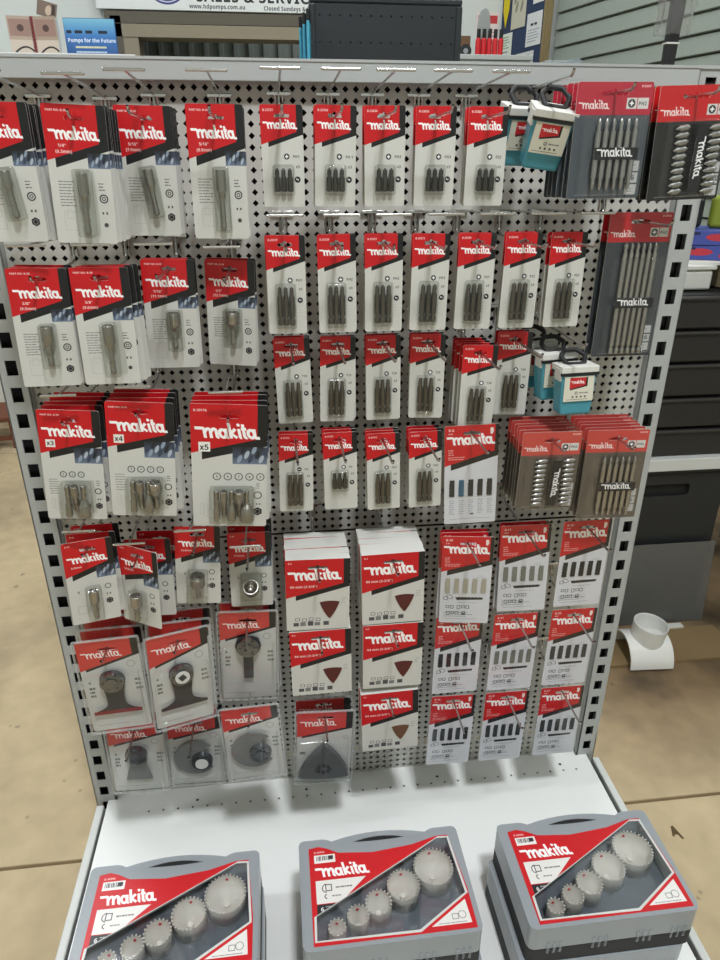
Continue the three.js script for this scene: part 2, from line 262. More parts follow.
{
  const panelM = std(0xc3c2bb, 0.5), HW = 0.451;
  const lo = part('perforated_panel', perforated(2 * HW, 0.541, PITCH, PITCH, 0.0041), panelM, stand); lo.position.set(0, 0.1705, PANEL_Z);
  const hi = part('perforated_panel', perforated(2 * HW, 0.632, PITCH, PITCH, 0.0041), panelM, stand); hi.position.set(0, 0.715, PANEL_Z);
  part('panel_seam', bx(2 * HW, 0.012, 0.003, 0, 0.716, PANEL_Z - 0.006), M.inner, stand);
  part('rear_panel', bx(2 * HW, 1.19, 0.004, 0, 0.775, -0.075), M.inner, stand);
  // slotted uprights
  const up = (sx) => {
    const s = poly([[-0.018, 0], [0.018, 0], [0.018, 1.368], [-0.018, 1.368]]);
    for (let i = -8; i < 26; i++) { const y = 1.04 - i * 0.0384 + (sx > 0 ? 0 : 0), h = new THREE.Path(); h.moveTo(-0.0075, y - 0.0107); h.lineTo(-0.0075, y + 0.0107); h.lineTo(0.0075, y + 0.0107); h.lineTo(0.0075, y - 0.0107); if (y < 1.35 && y > 0.05) s.holes.push(h); }
    const face = extrude(s, 0.002); face.translate(0, 0, -0.002);
    const post = part('upright', merge([face, bx(0.002, 1.368, 0.085, -0.017, 0.684, -0.0425), bx(0.002, 1.368, 0.085, 0.017, 0.684, -0.0425)]), M.steel, stand);
    post.position.x = sx * 0.47;
    const core = part('upright_core', bx(0.032, 1.36, 0.01, sx * 0.47, 0.684, -0.03), M.inner, stand);
    const lip = part('side_lip', bx(0.004, 1.16, 0.011, sx * 0.4535, 0.765, -0.0065), M.steel, stand);
    return post;
  };
  up(-1); up(1);
  part('top_rail', merge([bx(0.94, 0.024, 0.004, -0.02, 1.3575, 0.004, 0.0015), bx(0.94, 0.003, 0.09, -0.02, 1.3685, -0.038)]), M.steel, stand);
  part('end_cap', bx(0.042, 0.004, 0.09, 0.471, 1.369, -0.043), M.steel, stand);
  // base tray with its row of small holes, side rails and kick plate
  const t = poly([[-0.466, -0.5], [0.472, -0.5], [0.472, 0.0], [0.45, 0], [0.45, 0.0125], [-0.45, 0.0125], [-0.45, 0], [-0.466, 0.0]]);
  const dot = (x, z, r) => { const p = new THREE.Path(); p.absarc(x, -z, r, 0, Math.PI * 2, true); t.holes.push(p); };
  for (let i = 0; i < 32; i++) dot(-0.387 + i * 0.0266, 0.033, 0.0023);
  for (const x of [-0.30, -0.095, 0.16, 0.41]) dot(x, 0.018, 0.003);
  const deck = extrude(t, 0.002, 0, 6); deck.rotateX(-Math.PI / 2); deck.translate(0, 0.168, 0);
  part('tray_deck', deck, std(0xf6f8f6, 0.3), stand);
  part('tray_underside', bx(0.93, 0.004, 0.49, 0, 0.155, 0.25), M.inner, stand);
  for (const [x, n] of [[-0.478, 'side_rail'], [0.487, 'side_rail']]) part(n, bx(0.014, 0.172, 0.49, x, 0.086, 0.255, 0.003), M.white, stand);
  part('kick_plate', bx(0.93, 0.16, 0.004, 0, 0.08, 0.49), M.steel, stand);
  part('rear_base', bx(0.93, 0.165, 0.004, 0, 0.0825, -0.07), M.steel, stand);
}

// ---------- hanging packs: sizes in mm, hole = distance of the hang hole below the top edge ----------
const FAM = {
  nut: { w: 62, h: 132, hole: 12, hw: 9, name: 'nut_driver_card' }, c1: { w: 72, h: 146, hole: 13, hw: 9, name: 'nut_driver_set' }, c2: { w: 80, h: 153, hole: 13, hw: 9, name: 'nut_driver_set' }, c3: { w: 94, h: 168, hole: 16, hw: 11, name: 'nut_driver_set' },
  small: { w: 62, h: 126, hole: 13, hw: 9, name: 'nut_driver_card' }, bitS: { w: 47, h: 105, hole: 10.5, hw: 8, name: 'bit_card' }, bitL: { w: 47, h: 117, hole: 11, hw: 8, name: 'bit_card' },
  sand: { w: 92, h: 120, hole: 14, hw: 13, name: 'sanding_sheet_box', t: 15.5 }, jig: { w: 80, h: 158, hole: 14, hw: 11, name: 'jigsaw_blade_card' },
  toolE: { w: 93, h: 172, hole: 20, hw: 12, name: 'multitool_blade_pack' }, toolF: { w: 94, h: 152, hole: 18, hw: 12, name: 'multitool_blade_pack' }, padG: { w: 98, h: 158, hole: 17, hw: 13, name: 'sanding_pad_pack' },
  j1: { w: 92, h: 123, hole: 13, hw: 15, name: 'bit_set_pack' }, j3: { w: 86, h: 184, hole: 13, hw: 12, name: 'bit_set_pack' }, j4: { w: 88, h: 120, hole: 15, hw: 11, name: 'bit_set_pack' }, j5: { w: 91, h: 140, hole: 15, hw: 12, name: 'bit_set_pack' },
};
for (const k in FAM) FAM[k].key = k;
// a sheet with rounded corners and a hang hole; origin at the hole, front face towards +z at z = t
function sheetGeo(f, t, inset = 0, r = 3) {
  const s = roundRect((f.w - 2 * inset) / 1000, (f.h - 2 * inset) / 1000, r / 1000), cy = f.h / 2 - f.hole, hw = f.hw / 1000, hh = 0.0036;
  const p = new THREE.Path(), y = cy / 1000;
  p.moveTo(-hw, y - hh * 0.6); p.quadraticCurveTo(-hw - 0.002, y, -hw, y + hh * 0.6); p.lineTo(-0.003, y + hh * 0.7); p.quadraticCurveTo(0, y + hh * 2, 0.003, y + hh * 0.7); p.lineTo(hw, y + hh * 0.6); p.quadraticCurveTo(hw + 0.002, y, hw, y - hh * 0.6); p.closePath();
  s.holes.push(p);
  const g = new THREE.ExtrudeGeometry(s, { depth: t / 1000, bevelEnabled: false, curveSegments: 4 }), q = g.attributes.position, uv = g.attributes.uv;
  for (let i = 0; i < q.count; i++) uv.setXY(i, q.getX(i) * 1000 / f.w + 0.5, q.getY(i) * 1000 / f.h + 0.5);
  g.translate(0, -y, 0); return g;
}
const cache = new Map(), once = (k, f) => { if (!cache.has(k)) cache.set(k, f()); return cache.get(k); };
const X = (f, x) => (x - f.w / 2) / 1000, Y = (f, y) => (f.hole - y) / 1000;
const put = (m, x, y, z, rz = 0) => { m.position.set(x, y, z); m.rotation.z = rz; return m; };
const print = (f, key, ppm, draw, o = {}) => once('print ' + f.key + key, () => [std(0xffffff, 0.42, 0, { map: canvasTex(f.w, f.h, ppm, draw), ...o }), M.paper]);

// --- contents ---
const lathe = (pts, seg = 20) => new THREE.LatheGeometry(pts.map(([x, y]) => new THREE.Vector2(x / 1000, y / 1000)), seg);
function nutDriver(R, L, SL = 0.36) { // socket up; origin at the middle; mm
  return once(`nut ${R} ${L} ${SL}`, () => {
    const s = L * SL, top = L / 2, k = R * 0.7;
    const socket = lathe([[3.4, top - s - 7], [R * 0.72, top - s - 2], [R, top - s + 2], [R, top - 1], [R - 0.8, top], [k, top], [k, top - R * 1.1], [0, top - R * 1.1]]);
    const shank = cyl(0.0033, 0.0033, (L - s - 4) / 1000, 6, 0, (top - s - (L - s) / 2) / 1000, 0);
    const ring = lathe([[0, -top - 0.5], [2.6, -top], [3.7, -top + 1.5], [3.7, -top + 7], [2.4, -top + 8.5], [2.4, -top + 11], [3.7, -top + 12.5], [3.5, -top + 15]], 6);
    return merge([socket, shank, ring]);
  });
}
function bitGeo(L, tip) { // tip up, origin at the middle
  return once(`bit ${L} ${tip}`, () => {
    const b = L / 2, sh = L > 30 ? 12 : L * 0.58, list = [];
    if (L > 30) list.push(lathe([[0, -b], [2.9, -b + 0.4], [3.5, -b + 1.4], [3.5, -b + 7], [2.4, -b + 8.2], [2.4, -b + 10.2], [3.5, -b + 11.5], [3.5, b - 13], [2.5, b - 10], [2.5, b - 6]], 6));
    else list.push(lathe([[0, -b], [3, -b + 0.4], [3.5, -b + 1.2], [3.5, -b + sh], [2.3, -b + sh + 2], [2.3, b - 6]], 6));
    if (tip === 'plus') { list.push(lathe([[2.4, b - 6], [2.5, b - 5], [0.9, b], [0, b + 0.2]], 10)); for (let i = 0; i < 2; i++) { const w = bx(0.0052, 0.006, 0.0011, 0, (b - 4.6) / 1000, 0); w.rotateY(i * Math.PI / 2 + 0.6); list.push(w); } }
    else if (tip === 'slot') list.push(bx(0.006, 0.007, 0.0012, 0, (b - 3) / 1000, 0));
    else list.push(lathe([[2.5, b - 6], [2.3, b - 5.4], [2.3, b - 0.4], [1.9, b], [0, b]], tip === 'square' ? 4 : 6));
    return merge(list);
  });
}
function doubleBit(L) { return once('double ' + L, () => { const b = L / 2; return lathe([[0, -b], [1, -b + 0.4], [2.6, -b + 5], [2.2, -b + 8], [2.2, -b + 12], [3.4, -b + 13.5], [3.4, b - 13.5], [2.2, b - 12], [2.2, b - 8], [2.6, b - 5], [1, b - 0.4], [0, b]].map(([x, y]) => [x, y]), 8); }); }
function openBack(g) { // a formed shell has no back: drop the faces that would lie on the card
  const n = g.index ? g.toNonIndexed() : g, p = n.attributes.position, N = n.attributes.normal, P = [], Q = [];
  for (let i = 0; i < p.count; i += 3) { if (N.getZ(i) < -0.9 && N.getZ(i + 1) < -0.9 && N.getZ(i + 2) < -0.9) continue; for (let k = i; k < i + 3; k++) { P.push(p.getX(k), p.getY(k), p.getZ(k)); Q.push(N.getX(k), N.getY(k), N.getZ(k)); } }
  const o = new THREE.BufferGeometry(); o.setAttribute('position', new THREE.Float32BufferAttribute(P, 3)); o.setAttribute('normal', new THREE.Float32BufferAttribute(Q, 3)); return o;
}
const dome = (w, h, d, r) => once(`dome ${w} ${h} ${d}`, () => { const g = new RoundedBoxGeometry(w / 1000, h / 1000, d / 1000, 3, Math.min(r ?? 3, d / 2 - 0.1) / 1000); g.translate(0, 0, d / 2000); return openBack(g); });

// --- prints and builders, one per kind of pack ---
const codes = (g, s, x, y, size = 3) => text(g, s, x, y, size, '#f3d9d6', 'sans-serif', 'bold');
const CARD_T = 0.7;
const rimGeo = (f, d) => once('rim ' + f.key, () => { const s = roundRect(f.w / 1000, f.h / 1000, 0.005), p = new THREE.Path(); roundRect(f.w / 1000 - 0.0046, f.h / 1000 - 0.0046, 0.004).getPoints(4).forEach((q, i) => (i ? p.lineTo(q.x, q.y) : p.moveTo(q.x, q.y))); s.holes.push(p); const g = extrude(s, d / 1000); g.translate(0, -(f.h / 2 - f.hole) / 1000, 0.0018); return g; });
const BUILD = {
  nut(o, f, v) {
    part('card', once('sheet nut', () => sheetGeo(f, CARD_T)), print(f, v.size, 5, (g, w, h) => {
      redField(g, w, 53, 52, 35, 9, 8); driverPhoto(g, 40, 44, 22, 14);
      codes(g, 'PART NO. B-38', 4, 6.4, 3); logo(g, 6, 32, 48); text(g, v.size, 12, 39, 4.2, '#f6dcd8'); text(g, v.mm, 9, 44.5, 4.2, '#f6dcd8');
      greek(g, 8, 71, 16, 9, 2.9); g.strokeStyle = '#b9b9b4'; g.lineWidth = 0.5; g.strokeRect(10, 101, 12, 18); g.strokeRect(13, 99, 6, 8);
      greek(g, 48, 72, 6, 3, 3, '#444'); ringIcon(g, 52, 87, 3.8, '#26262a', 1.2); ringIcon(g, 52, 87, 1.6); g.fillStyle = INK; g.fillRect(49, 100, 1.6, 2.4); g.fillRect(53, 100, 1.6, 2.4); hexIcon(g, 52, v.big ? 112 : 113, v.big ? 4.6 : 2.4);
    }), o);
    const L = v.L ?? 58, n = put(part('nut_driver', nutDriver(v.R ?? 6, L), M.socket, o), X(f, 34), Y(f, 62 + L / 2), 0.0078, v.lean ?? 0);
    put(part('blister', dome(18 + (v.R > 8 ? 5 : 0), L + 6, 15), M.blister, o), X(f, 34), Y(f, 62 + L / 2), 0.0007, v.lean ?? 0);
  },
  set(o, f, v) {
    const k = f.w / 72;
    part('card', once('sheet ' + f.key, () => sheetGeo(f, CARD_T)), print(f, '', 4.5, (g, w, h) => {
      const rx = w * 0.87; redField(g, w, rx, h * 0.385, h * 0.27, 9 * k, 10 * k); driverPhoto(g, w * 0.54, h * 0.33, w * 0.46, h * 0.14);
      codes(g, v.code ?? 'PART NO. B-39', 4, 7.5 * k, (v.code ? 4.4 : 3.2)); logo(g, 6 * k, 34 * k, 59 * k);
      g.fillStyle = '#f0eee8'; g.fillRect(7 * k, 38 * k, 11 * k, 10 * k); text(g, 'x' + v.n, 8 * k, 46 * k, 8 * k, '#222');
      const n = v.n === 5 ? 5 : v.n; for (let i = 0; i < n; i++) { ringIcon(g, w * 0.33 + i * 10.5 * k, h * 0.575, 3.6 * k, '#2b2b2e', 1); text(g, String(i + 5), w * 0.33 + i * 10.5 * k, h * 0.575 + 1.2 * k, 3.2 * k, '#444', 'sans-serif', 'bold', 'center'); }
      if (v.n < 5) greek(g, 6 * k, h * 0.62, 12 * k, 7, 3.2 * k); g.strokeStyle = '#b9b9b4'; g.lineWidth = 0.5; for (let i = 0; i < 3; i++) g.strokeRect((7 + i * 4) * k, h * (0.8 + 0.02 * i), 3 * k, h * 0.1);
      greek(g, w * 0.86, h * 0.63, 5, 3, 3, '#555'); ringIcon(g, w * 0.88, h * 0.73, 3.6 * k, '#2b2b2e', 1.1); g.fillStyle = INK; g.fillRect(w * 0.86, h * 0.8, 1.6, 2); g.fillRect(w * 0.9, h * 0.8, 1.6, 2); hexIcon(g, w * 0.88, h * 0.87, 4.6 * k);
    }), o);
    const cx = X(f, f.w * 0.53), cy = Y(f, f.h * 0.79), step = v.n === 3 ? 9.5 : v.n === 4 ? 9.2 : 9.6;
    for (let i = 0; i < v.n; i++) { const R = 4.2 + (i % 2 === 0 ? i * 0.75 : i * 0.6), big = i === v.n - 1 ? 1.35 : 1; const m = put(part('nut_driver', nutDriver(+(R * big).toFixed(1), 42, 0.4), M.socket, o), cx + (i - (v.n - 1) / 2) * step / 1000, cy + (i % 2 ? 1.5 : -1) / 1000, 0.009, i % 2 ? 0 : Math.PI); if (i % 2) m.rotation.x = 0.25; else m.rotation.x = -0.05; }
    put(part('blister', dome(v.n * step + 8, 48, 19), M.blister, o), cx, cy, 0.0007);
  },
  small(o, f, v) {
    part('card', once('sheet small', () => sheetGeo(f, CARD_T)), print(f, v.mm, 4.5, (g, w, h) => {
      redField(g, w, 54, 52, 34, 8, 8); driverPhoto(g, 38, 40, 24, 18); codes(g, 'B-38', 4, 6.5, 3); logo(g, 6, 32, 48); codes(g, v.mm, 8, 39, 4);
      text(g, 'Y', 11, 78, 6, '#555'); g.strokeStyle = '#aaa'; g.lineWidth = 0.5; g.strokeRect(9, 98, 12, 12); ringIcon(g, 50, 73, 3.6); g.fillStyle = INK; g.fillRect(47, 84, 1.6, 2.4); g.fillRect(51, 84, 1.6, 2.4); hexIcon(g, 50, 96, 4.8);
    }), o);
    const m = put(part('nut_driver', nutDriver(v.R, v.L ?? 44, 0.42), M.socket, o), X(f, 31), Y(f, 92), 0.011); if (v.R > 9) m.rotation.x = v.tip ?? 0.5;
    put(part('blister', dome(2 * v.R + 8, 50, v.R > 9 ? 26 : 16, 4), M.blister, o), X(f, 31), Y(f, 92), 0.0007);
  },
  bit(o, f, v) {
    const L = v.L ?? (f.key === 'bitS' ? 25 : 47), long = f.key === 'bitL';
    part('card', once('sheet ' + f.key, () => sheetGeo(f, CARD_T)), print(f, v.code + v.t + v.kind + L, 5, (g, w, h) => {
      redField(g, w, 40, 40, 27, 5, 8); codes(g, v.code, 3, 6.5, 3.2); logo(g, 4, 24, 37);
      discIcon(g, 28, 52, 3.1, v.kind); text(g, v.t, 35, 53.5, 4.2, '#555'); text(g, 'x3', 38, 64, 4.2, '#555'); discIcon(g, 39.5, 76, 3.3, 'key');
      g.fillStyle = '#c9c9c4'; if (!long) g.fillRect(17, 88, 16, 14); else if (L > 30) greek(g, 35, 83, 6, 4, 4, '#c2c2be'); g.strokeStyle = '#cfcfca'; g.lineWidth = 0.4; g.strokeRect(11, 61, 24, h - 66);
    }), o);
    const cx = X(f, long ? 22 : 23.5), cy = Y(f, long ? 59 + L / 2 : 64 + L / 2);
    for (let i = 0; i < 3; i++) put(part('driver_bit', bitGeo(L, v.kind === 'plus' ? 'plus' : v.kind === 'slot' ? 'slot' : v.kind === 'square' ? 'square' : 'star'), L > 30 ? M.gun : M.gunDark, o), cx + (i - 1) * 0.0073, cy, 0.0048).rotation.y = 0.2;
    put(part('blister', dome(25, L + 8, 9), M.blister, o), cx, cy, 0.0007);
  },
  sand(o, f, v) {
    const body = once('sheet sand', () => { const g = sheetGeo(f, f.t, 0, 1); g.translate(0, 0, -f.t / 1000); return g; });
    part('box', body, print(f, 'sand', 4.5, (g, w, h) => {
      redField(g, w, 83, 64, 41, 8, 14); codes(g, 'B-2', 4, 7, 3.4); logo(g, 6, 34, 74); codes(g, '94 mm (3-3/4")', 6, 47, 5.6);
      for (let i = 0; i < 4; i++) { g.strokeStyle = '#55565a'; g.lineWidth = 0.8; g.strokeRect(13 + i * 10, 99 + (i % 2), 6, 4.5); } g.fillStyle = '#3f4044'; [10, 20, 31, 41, 54].forEach((x, i) => { g.globalAlpha = i % 2 ? 0.6 : 0.9; g.fillRect(x, 107 - (i % 3), 8, 6 + (i % 3)); }); g.globalAlpha = 1; greek(g, 80, 66, 7, 3, 4, '#9a9a98');
    }), o);
    const tri = once('sandtri', () => { const s = new THREE.Shape(); s.moveTo(-0.0145, 0.0125); s.quadraticCurveTo(0, 0.0165, 0.0145, 0.0125); s.quadraticCurveTo(0.0095, -0.004, 0.0012, -0.0148); s.quadraticCurveTo(0, -0.016, -0.0012, -0.0148); s.quadraticCurveTo(-0.0095, -0.004, -0.0145, 0.0125); return extrude(s, 0.0007); });
    put(part('sanding_sheet', tri, v.brown ? std(0x6b4a35, 0.95) : M.sand, o), X(f, 63), Y(f, 85), 0.00005);
  },
  jig(o, f, v) {
    part('card', once('sheet jig', () => sheetGeo(f, CARD_T, 2)), print(f, v.code + v.tone + (v.long ? 'L' : ''), 4.5, (g, w, h) => {
      redField(g, w, 73, 64, 42, 9, 11, '#d8dae0'); text(g, v.code, 7, 10, 5, '#f6dcd8'); codes(g, 'A-85', 7, 15, 3); logo(g, 7, 31, 66); greek(g, 7, 38, 8, 3, 3.4, '#e8a9a6', 1.6); greek(g, 7, 49, 26, 2, 3, '#e8a9a6', 1.4);
      fillPoly(g, '#f4e9e6', [[66, 7], [70, 7], [71, 12], [69, 17], [66, 16]]); if (v.long) { for (let i = 0; i < 5; i++) greek(g, 9 + i * 14, 117, 8, 7, 3.6, '#aeb4bf', 2); g.fillStyle = '#333'; g.fillRect(40, 140, 5, 2); g.strokeStyle = '#889'; g.lineWidth = 0.5; g.beginPath(); g.moveTo(10, 149); g.quadraticCurveTo(40, 147, 70, 149); g.stroke(); return; }
      greek(g, 56, 69, 12, 2, 3, '#b3b8c0'); greek(g, 9, 136, 44, 3, 3.6, '#8a8f99', 1.2); g.strokeStyle = '#555a63'; g.lineWidth = 0.9; g.beginPath(); g.ellipse(17, 108, 5, 3, 0.4, 0, 7); g.stroke(); g.strokeRect(8, 108, 6, 5);
      g.fillStyle = '#1d1f23'; g.beginPath(); g.moveTo(26, 110); for (let i = 0; i <= 16; i++) g.lineTo(26 + i * 2.6, 108 + (i % 2) * 0.9); g.lineTo(67, 112.5); g.lineTo(28, 113.6); g.fill();
      greek(g, 30, 118, 30, 1, 3, '#9aa0aa'); const r = [3.1, 1.7, 4.2]; for (let i = 0; i < 9; i++) { g.strokeStyle = '#43474e'; g.lineWidth = 0.9; g.strokeRect(9 + (i % 5) * 8 + r[i % 3], 124 + Math.floor(i / 5) * 11, 4.5, 4 + (i % 3)); } g.fillStyle = '#26282c'; g.fillRect(36, 138, 6, 2.2); greek(g, 12, 148, 54, 1, 3, '#8f95a0', 0.8);
    }), o);
    const bg = once('jigblade', () => { const p = [[-0.0035, 0.013], [0.0035, 0.013], [0.0035, -0.013]]; for (let i = 0; i <= 8; i++) p.push([-0.0035 - (i % 2) * 0.0008, -0.013 + i * 0.0026]); return extrude(poly(p), 0.0012); });
    const cols = { black: 0x26282b, dark: 0x3c4042, grey: 0x80837f, pale: 0xb3b2a6, mixed: 0x34363a };
    for (let i = 0; i < 5; i++) put(part('jigsaw_blade', bg, once('blade ' + v.tone + (v.tone === 'mixed' && i === 1), () => std(v.tone === 'mixed' && i === 1 ? 0x3d6a86 : cols[v.tone], 0.4, 0.35)), o, v.tone === 'mixed' && i === 1 ? 'blue blade' : undefined), X(f, 13 + i * 13.6), Y(f, v.long ? 98 : 87), 0.0009);
    part('sleeve', once('sleeve jig', () => { const g = sheetGeo(f, 0.4); g.translate(0, 0, 0.0026); return openBack(g); }), M.clear, o);
  },
  tool(o, f, v) {
    part('card', once('sheet ' + f.key, () => sheetGeo(f, 0.6, 4)), print(f, v.tool === 'pad' ? 'pad' : 'tool', 3.6, (g, w, h) => {
      const pad = v.tool === 'pad'; redField(g, w, w * 0.85, h * (pad ? 0.36 : 0.33), h * (pad ? 0.25 : 0.19), 4, 12, '#c9cbc8', 400, '#cb3a36'); logo(g, 11, 34, w * 0.58, '#f4f0ee', 0.22);
      if (pad) { g.fillStyle = '#444'; g.fillRect(9, h * 0.56, 9, 2); g.fillRect(9, h * 0.58, 9, 2); ringIcon(g, w - 14, h * 0.38, 3.4, '#888', 0.6); }
      else { text(g, v.mark ?? '4', 11, h * 0.46, 7, '#3f5a48'); greek(g, 11, h * 0.5, 8, 3, 7, '#5d6660', 4); ringIcon(g, w - 18, h * 0.29, 5.5, '#8b8e8b', 0.8); greek(g, w - 17, h * 0.45, 10, 3, 8, '#6d7370', 4); greek(g, 12, h - 14, w - 40, 1, 3, '#9a9d9a', 1.2); }
    }), o);
    const cx = X(f, f.w * (v.dx ?? 0.5)), T = (g, m, name = 'blade') => put(part(name, g, m, o), cx, Y(f, v.y ?? 92), 0.006);
    const hub = () => once('hub', () => merge([cyl(0.0165, 0.0175, 0.007, 24, 0, 0, 0.0035, 'z'), cyl(0.009, 0.009, 0.009, 12, 0, 0, 0.0045, 'z'), ...[0, 1, 2, 3, 4, 5].map((i) => cyl(0.0022, 0.0022, 0.0085, 8, 0.0125 * Math.cos(i * 1.047), 0.0125 * Math.sin(i * 1.047), 0.0043, 'z'))]));
    if (v.tool === 'plunge') {
      const g = once('plunge', () => { const s = new THREE.Shape(); s.moveTo(-0.018, 0.026); s.quadraticCurveTo(-0.017, 0.044, 0, 0.044); s.quadraticCurveTo(0.017, 0.044, 0.018, 0.026); s.quadraticCurveTo(0.011, 0.0, 0.013, -0.016); s.quadraticCurveTo(0.015, -0.026, 0.034, -0.030); s.lineTo(0.034, -0.034); s.lineTo(-0.034, -0.034); s.lineTo(-0.034, -0.030); s.quadraticCurveTo(-0.015, -0.026, -0.013, -0.016); s.quadraticCurveTo(-0.011, 0.0, -0.018, 0.026); return extrude(s, 0.0016); });
      T(g, M.blade); const h = put(part('hub', hub(), M.hub, o), cx, Y(f, (v.y ?? 92) - 27), 0.0076);
      if (v.disc) { put(part('hub_disc', once('hubdisc', () => cyl(0.0105, 0.0105, 0.001, 24, 0, 0, 0.0005, 'z')), M.white, o, 'white hub disc'), cx, Y(f, (v.y ?? 92) - 27), 0.0166); put(part('hub_mark', once('hubmark', () => bx(0.009, 0.009, 0.0006)), M.blade, o), cx, Y(f, (v.y ?? 92) - 27), 0.0178, 0.6); }
      if (v.red) put(part('blade_edge', once('edge', () => bx(0.068, 0.006, 0.0006)), std(0x7d2328, 0.5), o, 'dark red blade edge'), cx, Y(f, (v.y ?? 92) + 31), 0.0079);
    } else if (v.tool === 'narrow') {
      T(once('narrow', () => { const s = poly([[-0.0075, -0.036], [0.0075, -0.036], [0.0075, 0.008], [0.017, 0.016], [0.02, 0.026], [0.016, 0.04], [0.006, 0.044], [-0.006, 0.044], [-0.016, 0.04], [-0.02, 0.026], [-0.017, 0.016], [-0.0075, 0.008]]); return extrude(s, 0.0016); }), M.blade); put(part('hub', hub(), M.hub, o), cx, Y(f, (v.y ?? 92) - 26), 0.0076);
    } else if (v.tool === 'scraper') {
      T(once('scraper', () => { const s = poly([[-0.021, -0.034], [0.021, -0.034], [0.012, 0.004], [0.014, 0.022], [0.011, 0.036], [-0.011, 0.036], [-0.014, 0.022], [-0.012, 0.004]]); return extrude(s, 0.0014); }), M.bladeGrey); put(part('hub', hub(), M.hub, o), cx, Y(f, (v.y ?? 92) - 22), 0.0074);
    } else if (v.tool === 'segment') {
      T(once('segment', () => { const s = new THREE.Shape(); s.absarc(0, 0, 0.035, 0.75, 5.6, false); s.lineTo(0.014, -0.012); s.lineTo(0.014, 0.02); s.closePath(); return extrude(s, 0.0016, 0, 24); }), M.bladeGrey); const h = put(part('hub', hub(), M.hub, o), cx + 0.010, Y(f, (v.y ?? 92) + 4), 0.0076);
      if (v.disc) put(part('hub_disc', once('hubdisc', () => cyl(0.0105, 0.0105, 0.001, 24, 0, 0, 0.0005, 'z')), M.white, o, 'white hub disc'), cx + 0.010, Y(f, (v.y ?? 92) + 4), 0.0166);
    } else {
      T(once('padg', () => { const s = new THREE.Shape(); s.moveTo(-0.04, -0.03); s.quadraticCurveTo(0, -0.037, 0.04, -0.03); s.quadraticCurveTo(0.0435, -0.028, 0.042, -0.024); s.quadraticCurveTo(0.028, 0.012, 0.003, 0.037); s.quadraticCurveTo(0, 0.039, -0.003, 0.037); s.quadraticCurveTo(-0.028, 0.012, -0.042, -0.024); s.quadraticCurveTo(-0.0435, -0.028, -0.04, -0.03); return extrude(s, 0.009, 0.001, 10); }), M.pad, 'pad');
      for (let i = 0; i < 8; i++) put(part('hub_slot', once('petal', () => { const g = cyl(0.0042, 0.0042, 0.0008, 14, 0, 0, 0.0004, 'z'); g.scale(1, 0.72, 1); return g; }), M.white, o), cx - 0.001 + 0.0105 * Math.cos(i * 0.7854), Y(f, (v.y ?? 92) + 11) + 0.0072 * Math.sin(i * 0.7854), 0.0152, i * 0.7854);
    }
    part('shell_flange', once('flange ' + f.key, () => { const g = sheetGeo(f, 0.5, 0, 5); g.translate(0, 0, 0.0016); return openBack(g); }), M.clear, o);
    part('shell_rim', rimGeo(f, 3), M.rim, o);
    put(part('shell', dome(f.w - 14, f.h * 0.6, v.tool === 'pad' ? 18 : 20, 6), M.clear, o), 0, Y(f, f.h * 0.62), 0.0022);
  },
  pack(o, f, v) {
    part('card', once('sheet ' + f.key, () => sheetGeo(f, 0.7, 2)), print(f, v.code, 4, (g, w, h) => {
      const rh = h * v.rh; g.fillStyle = v.dark; g.fillRect(0, 0, w, h); g.fillStyle = v.red; g.fillRect(0, 0, w, rh); codes(g, v.code, w - 16, 7, 3); logo(g, 6, rh - 6, w * 0.38, '#f3e6e4', 0.24);
      const iy = rh - 12; g.fillStyle = '#d6d6d2'; g.fillRect(w * 0.66, iy - 5, w * 0.13, 11); g.fillRect(w * 0.8, iy - 5, w * 0.14, 11); discIcon(g, w * 0.725, iy + 0.5, 4.2, 'plus'); text(g, 'PH2', w * 0.81, iy + 2.6, 5.4, '#55565a');
      const bxs = v.cols === 2 ? w * 0.8 : w * 0.78, by = h * (v.tall ? 0.77 : 0.66); [0, 1, 2].forEach((i) => { g.fillStyle = '#c4c6c6'; g.fillRect(bxs, by + i * (v.tall ? 11.5 : 12.5), w * 0.15, v.tall ? 10 : 11); }); text(g, v.x, bxs + 1.5, by + (v.tall ? 19 : 21), 8, '#33353a'); greek(g, bxs + 2, by + 4, 8, 1, 3, '#777'); greek(g, bxs + 3, by + (v.tall ? 26 : 29), 6, 2, 3, '#666'); greek(g, w * 0.12, h - 6, w * 0.6, 1, 2, '#8f9296', 0.8);
    }), o);
    const mid = f.h * (v.rh + 0.94) / 2, cx = v.cx ?? 0.004;
    if (v.cols === 2) {
      for (let c = 0; c < 2; c++) for (let i = 0; i < 10; i++) put(part('driver_bit', doubleBit(v.bl ?? 17), v.bright ? M.packBit : M.socket, o), cx + (c ? 0.0225 : -0.0175), Y(f, f.h * (v.rh + 0.055) + i * v.pitch), 0.006, Math.PI / 2 + 0.12);
      put(part('strap', once('vstrap' + f.key, () => bx(0.013, f.h * 0.58 / 1000, 0.0008, 0, 0, 0)), once('vstrapm', () => { const t = canvasTex(70, 13, 8, (g, w, h) => { g.fillStyle = '#17181a'; g.fillRect(0, 0, w, h); logo(g, 14, 9, 42, '#f2f2f2', 0.24); }); t.center.set(0.5, 0.5); t.rotation = -Math.PI / 2; return std(0xffffff, 0.45, 0, { map: t }); }), o), cx + 0.0028, Y(f, mid), 0.0105, -0.03);
    } else {
      for (let i = 0; i < 6; i++) put(part('driver_bit', v.tall ? bitGeo(140, 'plus') : doubleBit(v.bl ?? 74), v.bright ? M.packBit : M.socket, o), cx + (i - 2.5) * (v.tall ? 0.0078 : 0.0086) - 0.002, Y(f, f.h * (v.tall ? 0.585 : 0.61)), 0.006, v.tall ? 0 : 0);
